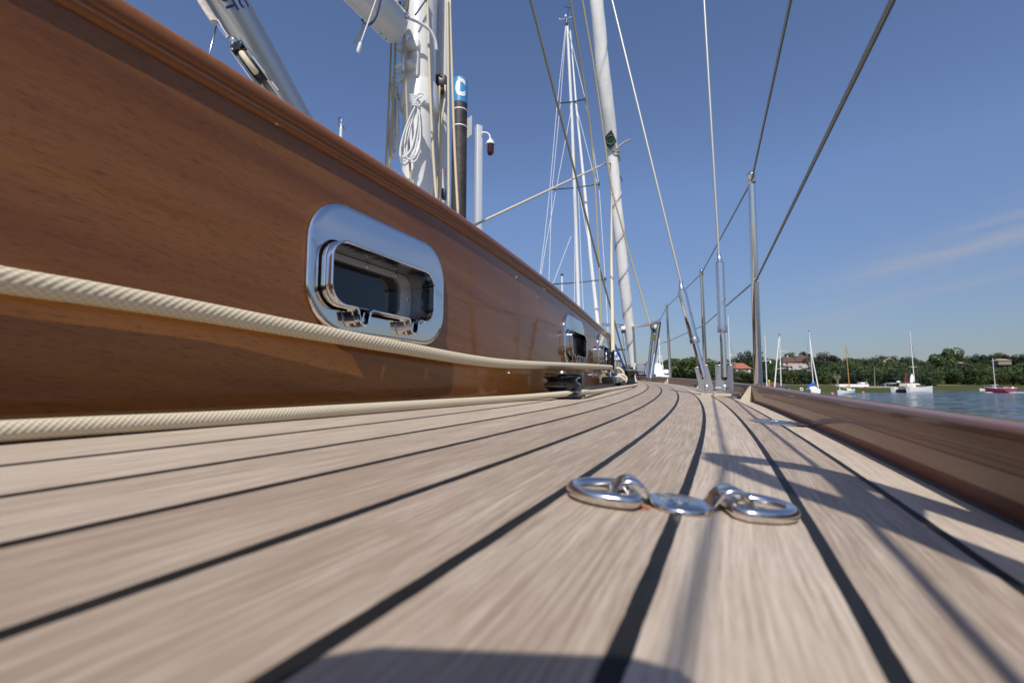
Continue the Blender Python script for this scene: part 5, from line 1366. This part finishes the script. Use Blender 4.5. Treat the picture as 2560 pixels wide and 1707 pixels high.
mb = MB(); mb.tube(spline([Vector(local(q, o, hd)) for q in ((.3, .2, 2.6), (.5, .2, 3.6), (.9, .2, 4.4), (1.0, .2, 4.8))], 5), [.22, .26, .3, .34, .38, .4, .42, .45, .46, .46, .42, .36, .3, .25, .2, .15], 10) if False else mb.tube([Vector(local(q, o, hd)) for q in ((.3, .2, 2.4), (.6, .2, 3.2), (.95, .2, 3.9), (1.0, .2, 4.6))], [.3, .42, .45, .2], 10); mb.build('sail_bundle', SAIL, t)
rig(t, d, (2286, 955), (2274.5, 828), .11, PAINT, [((2272, 917), (2291, 917))], [[(2274, 830), (2276, 880), (2273, 917), (2275, 955)], [(2276, 850), (2291, 917), (2296, 958)], [(2277, 850), (2303, 958)]])
# blue sail cover yacht
t, o, d = boat('white yacht with a bright blue sail cover and two leaning spars', 2032, 984)
hd = R0 + 1.15
add_hull(t, o, hd, PAINT_S, 7.2, 2.3, .95, transom=.75)
mb = MB(); boxl(mb, o, hd, (.3, 0, 1.25), (3.2, 1.5, .55), .78, .12); mb.build('coachroof', PAINT_S, t)
mb = MB(); boxl(mb, o, hd, (-.9, -.3, 1.3), (.1, 1.2, .3)); mb.build('companionway', NAVY_C, t)
mb = MB(); mb.tube([at(2017, 966, d - 1), at(2024, 965, d - .5), at(2030, 962, d), at(2034, 957, d + .2), at(2035, 954, d + .2)], [.16, .26, .32, .36, .2], 10); mb.build('sail_cover', BLUE_C, t)
rig(t, d, (2034, 970), (2022.5, 830), .10, PAINT, [((2018, 883), (2027, 883)), ((2017, 926), (2031, 926))], [[(2022, 834), (2018, 883), (2017, 926), (2017, 975)]])
mb = MB(); mb.tube([at(2023.5, 838, d), at(2030, 890, d), at(2046.5, 973, d)], [.06, .09, .11], 8); mb.build('furled_jib', SAIL, t)
mb = MB(); p = at(2022, 828, d); mb.box(p, (.2, .1, .25)); mb.build('wind_vane', NAVY_C, t)
mb = MB(); q = at(2004, 976, d); mb.tube([q + Vector((0, 0, .28)) + Vector((.28 * math.cos(a) * CA, .28 * math.cos(a) * SA, .28 * math.sin(a))) for a in [2 * PI * k / 14 for k in range(14)]], .09, 8, closed=True); mb.build('lifebuoy', PAINT_S, t)
# inverted V yacht
t, o, d = boat('dark-topped yacht whose mast and furled jib make an inverted V', 1957, 984)
hd = R0 + .8
add_hull(t, o, hd, mat('pale_grey_hull', (.55, .57, .60), .4), 7.5, 2.3, .95, transom=.7)
mb = MB(); boxl(mb, o, hd, (.4, 0, 1.35), (3.4, 1.6, .6), .75, .15); mb.build('spray_hood', NAVY_C, t)
rig(t, d, (1953, 975), (1949, 841), .11, PAINT, [((1943, 922), (1966, 920)), ((1948, 877), (1966, 877))], ())
mb = MB(); mb.tube([at(1947.5, 845, d), at(1943, 890, d), at(1936, 972, d)], [.07, .10, .12], 8); mb.build('furled_jib', SAIL, t)
mb = MB(); p = at(1948, 836, d); mb.box(p, (.22, .15, .32)); mb.build('wind_vane', NAVY_C, t)
# two masts whose hulls hide behind the rail
t, o, d = boat('yacht showing only a mast with a white lamp on its spreader, by the nearest stanchion', 1918, 986)
add_hull(t, o, R0 + 1.3, PAINT_S, 7, 2.2, .8)
rig(t, d, (1918, 978), (1911.5, 839), .10, PAINT, [((1902, 902), (1926, 902))], [[(1912, 842), (1902, 902), (1906, 975)]])
mb = MB(); q = at(1926, 905, d); mb.lathe(q - Vector((0, 0, .3)), [(.1, 0), (.13, .1), (.13, .5), (.08, .6)], 10); mb.build('spreader_lamp', PAINT_S, t)
mb = MB(); q = at(1951, 910, d); mb.lathe(q - Vector((0, 0, .3)), [(.1, 0), (.13, .1), (.13, .5), (.08, .6)], 10); mb.build('radar_reflector', PAINT_S, t)
t, o, d = boat('yacht showing only a slim white mast, right beside the right-hand shroud', 1828, 990)
add_hull(t, o, R0 + 1.5, PAINT_S, 7, 2.2, .8)
rig(t, d, (1829, 985), (1820, 790), .075, PAINT, [((1816, 907), (1838, 907))], [[(1820, 793), (1816, 907), (1826, 975)], [(1821, 840), (1838, 907), (1842, 975)]])
mb = MB(); q = at(1826, 887, d); mb.box(q, (.4, .12, .14)); mb.build('radar_reflector', PAINT_S, t)
t, o, d = boat('yacht showing only a thin distant mast with a short spreader, behind the left-hand shroud rod', 1764, 992)
add_hull(t, o, R0 + 1.5, PAINT_S, 6, 2, .8)
rig(t, d, (1765, 985), (1764, 868), .05, PAINT, [((1765, 903), (1779, 903))])
# raspberry red sailing boat and the white boat behind it
t, o, d = boat('raspberry red sailing boat under way with white trim', 2503, 981)
hd = R0 + PI - .5
add_hull(t, o, hd, RED_H, 5.4, 1.9, .95, sheer=.35, transom=.75)
mb = MB(); rows = hull_mesh(5.44, 1.96, .98, sheer=.35, transom=.75); mb.sweep([[local(r[i], o, hd) for i in (0, 7)] + [local((r[7][0], r[7][1], r[7][2] + .07), o, hd), local((r[0][0], r[0][1], r[0][2] + .07), o, hd)] for r in rows], closed=True); mb.build('deck_edge', PAINT_S, t)
mb = MB(); boxl(mb, o, hd, (-.9, 0, 1.25), (1.6, 1.2, .4), .8, .1); mb.build('cuddy', RED_H, t)
mb = MB(); boxl(mb, o, hd, (-2.0, .2, 1.2), (.5, .5, .35), .8, .1); mb.build('white_locker', PAINT_S, t)
PINKP = mat('pale_pink_paint', (.48, .22, .28), .5)
for k in range(6):
    mb = MB(); boxl(mb, o, hd, (-2.35 + .33 * k, (.885 if k > 1 else .84), .50), (.10, .06, .42)); mb.build('hull_stripe', PINKP, t)
rig(t, d, (2488, 968), (2481.5, 895), .075, PAINT, [((2488, 937), (2491, 937))], [[(2482, 897), (2496, 968)]])
t, o, d = boat('small white motor boat half hidden behind the red boat', 2470, 976.5, cat='motor boat', name='motor_boat')
hd = R0 + PI - .1
add_hull(t, o, hd, PAINT_S, 4.6, 1.7, .6, transom=.8)
mb = MB(); boxl(mb, o, hd, (-1.6, 0, 1.15), (1.4, 1.2, .9), .8, .12); boxl(mb, o, hd, (-1.7, 0, 1.85), (1.7, 1.4, .12)); mb.build('wheelhouse', PAINT_S, t)
mb = MB(); boxl(mb, o, hd, (-1.6, .0, 1.35), (1.3, 1.26, .3)); mb.build('window_band', NAVY_C, t)
p = at(2475, 982, 110); mb = MB()
for px, w_ in ((2472, .8), (2535, 1.1), (2548, 1.7)):
    q = at(px, 981, 113); q.z = WL + .02; mb.lathe(q, [(w_, 0), (w_ * .6, .09), (.1, .12)], 12)
tag(mb.build('wake', FOAM, origin=p), kind='stuff')
# barge and jetty on the marsh
dd = 150.0; p = at(2130, 969, dd)
bg = thing('barge', 'long low white houseboat barge with a red line, lying on the marsh', 'barge', p)
mb = MB(); mb.box(p + Vector((0, 0, .5)), (9.4, 2, 1.1), rot=Matrix.Rotation(YAW, 3, 'Z'), bev=.1); mb.build('hull', PAINT_S, bg)
mb = MB(); mb.box(p + Vector((0, 0, 1.12)), (9.0, 1.8, .16), rot=Matrix.Rotation(YAW, 3, 'Z')); mb.build('deck_stripe', mat('faded_red_paint', (.42, .16, .10), .7), bg)
mb = MB(); q = p + Vector((CA * 3.4, SA * 3.4, 1.25)); mb.box(q, (2.2, 1.6, .9), rot=Matrix.Rotation(YAW, 3, 'Z'), bev=.05); mb.build('deckhouse', PAINT_S, bg)
mb = MB(); q = p + Vector((CA * 4.0 + SA * .82, SA * 4.0 - CA * .82, 1.3)); mb.box(q, (.7, .06, .5), rot=Matrix.Rotation(YAW, 3, 'Z')); mb.build('window', GLASS_D, bg)
p = at(2210, 968, 148); jt = thing('jetty', 'pale landing jetty on piles in front of the wood, left of the red frame', 'jetty', p)
mb = MB(); mb.box(at(2200, 967.5, 148), (9, 1.5, .25), rot=Matrix.Rotation(YAW, 3, 'Z')); mb.box(at(2248, 958.5, 148), (7.5, 1.2, .18), rot=Matrix.Rotation(YAW, 3, 'Z')); mb.build('walkway', mat('pale_planks', (.48, .46, .42), .8), jt)
mb = MB()
for px in (2214, 2222, 2230, 2240, 2252, 2264): mb.box(at(px, 964, 148.5), (.16, .16, 1.5))
mb.tube([at(2213, 957, 148), at(2270, 956, 148)], .05, 6); mb.build('railing', mat('weathered_rail', (.34, .34, .33), .8), jt)
mb = MB(); mb.box(at(2218, 962, 149), (2.6, 1, .9), rot=Matrix.Rotation(YAW, 3, 'Z'), bev=.1); mb.build('hut', mat('slate_hut', (.12, .13, .15), .7), jt)
q = at(2245, 955, 147); mb = MB(); mb.lathe(q - Vector((CA * .4, SA * .4, 0)), [(.05, 0), (.34, .08), (.36, .5), (.34, .85), (.05, .95)], 14, axis=(CA, SA, .1)); tag(mb.build('fuel_tank', PAINT_S, origin=q), 'white drum-shaped tank resting on the jetty', 'tank')
q = at(2266, 960, 146); ft = thing('red_frame', 'dull red steel A-frame standing behind the catamaran', 'frame', q)
mb = MB(); mb.tube([at(2262, 960, 146), at(2264, 935, 146)], .16, 8); mb.tube([at(2270, 960, 146), at(2266, 935, 146)], .2, 8); mb.tube([at(2262.5, 935.5, 146), at(2267.5, 935.5, 146)], .2, 8); mb.build('legs', RED_F, ft)
mb = MB(); q = at(2187, 966, 160); mb.tube([q, at(2186, 918, 160)], [.17, .10], 8); tag(mb.build('channel_pole', mat('lichen_grey_pole', (.20, .22, .18), .9), origin=q), 'tall grey-green pole standing at the marsh edge', 'pole')
mb = MB(); mb.tube([at(2166, 968, 155), at(2166.5, 948, 155)], .05, 6); tag(mb.build('thin_post', TIMBER, origin=at(2166, 968, 155)), 'thin dark post at the right end of the barge', 'post')
q = at(1923, 975, 118); ym = thing('yellow_marker', 'yellow channel marker post with a square top behind the rail', 'marker', q)
mb = MB(); mb.tube([q, at(1922.5, 955, 118)], .10, 8); mb.build('post', YELLOW, ym)
mb = MB(); mb.box(at(1922.5, 952, 118), (.42, .2, .5), rot=Matrix.Rotation(YAW, 3, 'Z'), bev=.04); mb.build('topmark', YELLOW, ym)
for px, py, lb in ((2158, 982.5, 'pink mooring buoy right of the wood-masted boat'), (2081, 985.5, 'pink mooring buoy left of the wood-masted boat')):
    d = 2176 / (py - 962); q = at(px, py, d); q.z = WL - .1; mb = MB(); mb.lathe(q, [(.1, 0), (.26, .12), (.28, .28), (.2, .44), (.04, .52)], 12); tag(mb.build('mooring_buoy', PINK, origin=q), lb, 'buoy', 'pink mooring buoys')

# ------------------------------------------------------------------ the camera that took the photograph stands on the deck: its hump, shaped and offset for this, throws the rounded shadow
axh = Vector((-SA, CA, 0)); sdx = Vector((CA, SA, 0)); eye = Vector((0, 0, H)); ax = axh * math.cos(PITCH) + Vector((0, 0, math.sin(PITCH))); upv = sdx.cross(ax)
cam_t = thing('camera', 'black camera standing on the teak deck, casting the shadow at the bottom edge', 'camera', (0, 0, 0))
def rim(r0, d0, d1, th, name):
    mb = MB(); rows = []
    for r, d in ((r0, d0), (r0, d1), (r0 - th, d1), (r0 - th, d0), (r0, d0)):
        rows.append([eye + (sdx * math.cos(t) + upv * math.sin(t)) * r + ax * d for t in [2 * PI * k / 48 for k in range(48)]])
    mb.sweep(rows, closed=True, caps=False); return mb.build(name, BLACK, cam_t)
rim(.041, -.06, -.006, .002, 'lens_barrel')
rt = Matrix((sdx, ax, upv)).transposed()
mb = MB(); mb.box(eye - ax * .085 + upv * .000, (.145, .05, .096), rot=rt, bev=.012); mb.build('body', BLACK, cam_t)
mb = MB(); mb.box(eye - sdx * .021 - ax * .043 + upv * .066, (.080, .068, .048), rot=rt, bev=.016); mb.build('viewfinder_hump', BLACK, cam_t)

# ------------------------------------------------------------------ camera, sun, sky
cd = bpy.data.cameras.new('Camera'); cam = bpy.data.objects.new('view_camera', cd); COL.objects.link(cam); scene.camera = cam
cam.location = eye; cam.rotation_euler = (PI / 2 + PITCH, 0, YAW)
cd.sensor_width = 36; cd.lens = 36 * F / 2560; cd.clip_start = .01; cd.clip_end = 6000
cd.dof.use_dof = True; cd.dof.focus_distance = 1.1; cd.dof.aperture_fstop = 11
S = Vector((.24, -.85, 1.0)).normalized(); EL = math.asin(S.z); RT = math.atan2(S.x, S.y)
sl = bpy.data.lights.new('Sun', 'SUN'); sl.energy = 4.4; sl.angle = math.radians(.53); sl.color = (1.0, .945, .87)
so = bpy.data.objects.new('sun', sl); COL.objects.link(so); so.rotation_euler = S.to_track_quat('Z', 'Y').to_euler(); so.location = (0, 0, 30)
w = bpy.data.worlds.new('World'); scene.world = w; w.use_nodes = True; nt = w.node_tree
bg = nt.nodes['Background']; sky = nt.nodes.new('ShaderNodeTexSky'); sky.sky_type = 'NISHITA'; sky.sun_disc = False
sky.sun_elevation = EL; sky.sun_rotation = RT; sky.altitude = 0; sky.air_density = 1.0; sky.dust_density = .6; sky.ozone_density = 4.0
g = NT.__new__(NT); g.nt = nt
tc = g.n('TexCoord'); sp = g.n('SeparateXYZ'); nt.links.new(tc.outputs['Generated'], sp.inputs[0])
X, Y, Z = sp.outputs
az = g.math('ARCTAN2', g.math('ADD', g.math('MULTIPLY', X, CA), g.math('MULTIPLY', Y, SA)), g.math('ADD', g.math('MULTIPLY', X, -SA), g.math('MULTIPLY', Y, CA)))
el = g.math('ARCSINE', Z)
# thin cirrus streaks: long, slightly rising to the right
nv = g.comb(g.math('MULTIPLY', az, 3.0), g.math('MULTIPLY', g.math('SUBTRACT', el, g.math('MULTIPLY', az, .13)), 34.0))
cn = g.noise(nv, 1.3, 4, .6, .4)
def streak(e0, slope, a0, width, left, right):
    dev = g.math('DIVIDE', g.math('SUBTRACT', el, g.math('ADD', e0, g.math('MULTIPLY', g.math('SUBTRACT', az, a0), slope))), width)
    ga = g.math('POWER', 2.718, g.math('MULTIPLY', g.math('MULTIPLY', dev, dev), -1.0))
    return g.math('MULTIPLY', ga, g.rng(az, left, right, 0, 1, True))
s1 = streak(.185, .26, .68, .030, .49, .72); s2 = streak(.118, .20, .60, .013, .46, .60)
cl = g.math('ADD', g.math('MULTIPLY', s1, .8), g.math('MULTIPLY', s2, .35))
cl = g.math('MULTIPLY', cl, g.rng(cn, .30, .66))
hz = g.rng(el, .0, .38, .46, 1.0)
tint = g.n('Mix', data_type='RGBA', blend_type='MULTIPLY'); tint.inputs['Factor'].default_value = 1; nt.links.new(sky.outputs['Color'], tint.inputs['A']); tint.inputs['B'].default_value = (1.04, .985, 1.06, 1)
tin2 = g.n('VectorMath', operation='SCALE'); nt.links.new(tint.outputs['Result'], tin2.inputs[0]); nt.links.new(hz, tin2.inputs['Scale'])
mx = g.mix(g.math('MULTIPLY', cl, .62), tin2.outputs[0], (3.7, 3.65, 3.9, 1))
nt.links.new(mx, bg.inputs['Color']); bg.inputs['Strength'].default_value = .12
scene.view_settings.view_transform = 'Standard'; scene.view_settings.look = 'None'; scene.view_settings.exposure = 0; scene.view_settings.gamma = 1
scene.cycles.sample_clamp_indirect = 6; scene.cycles.max_bounces = 8
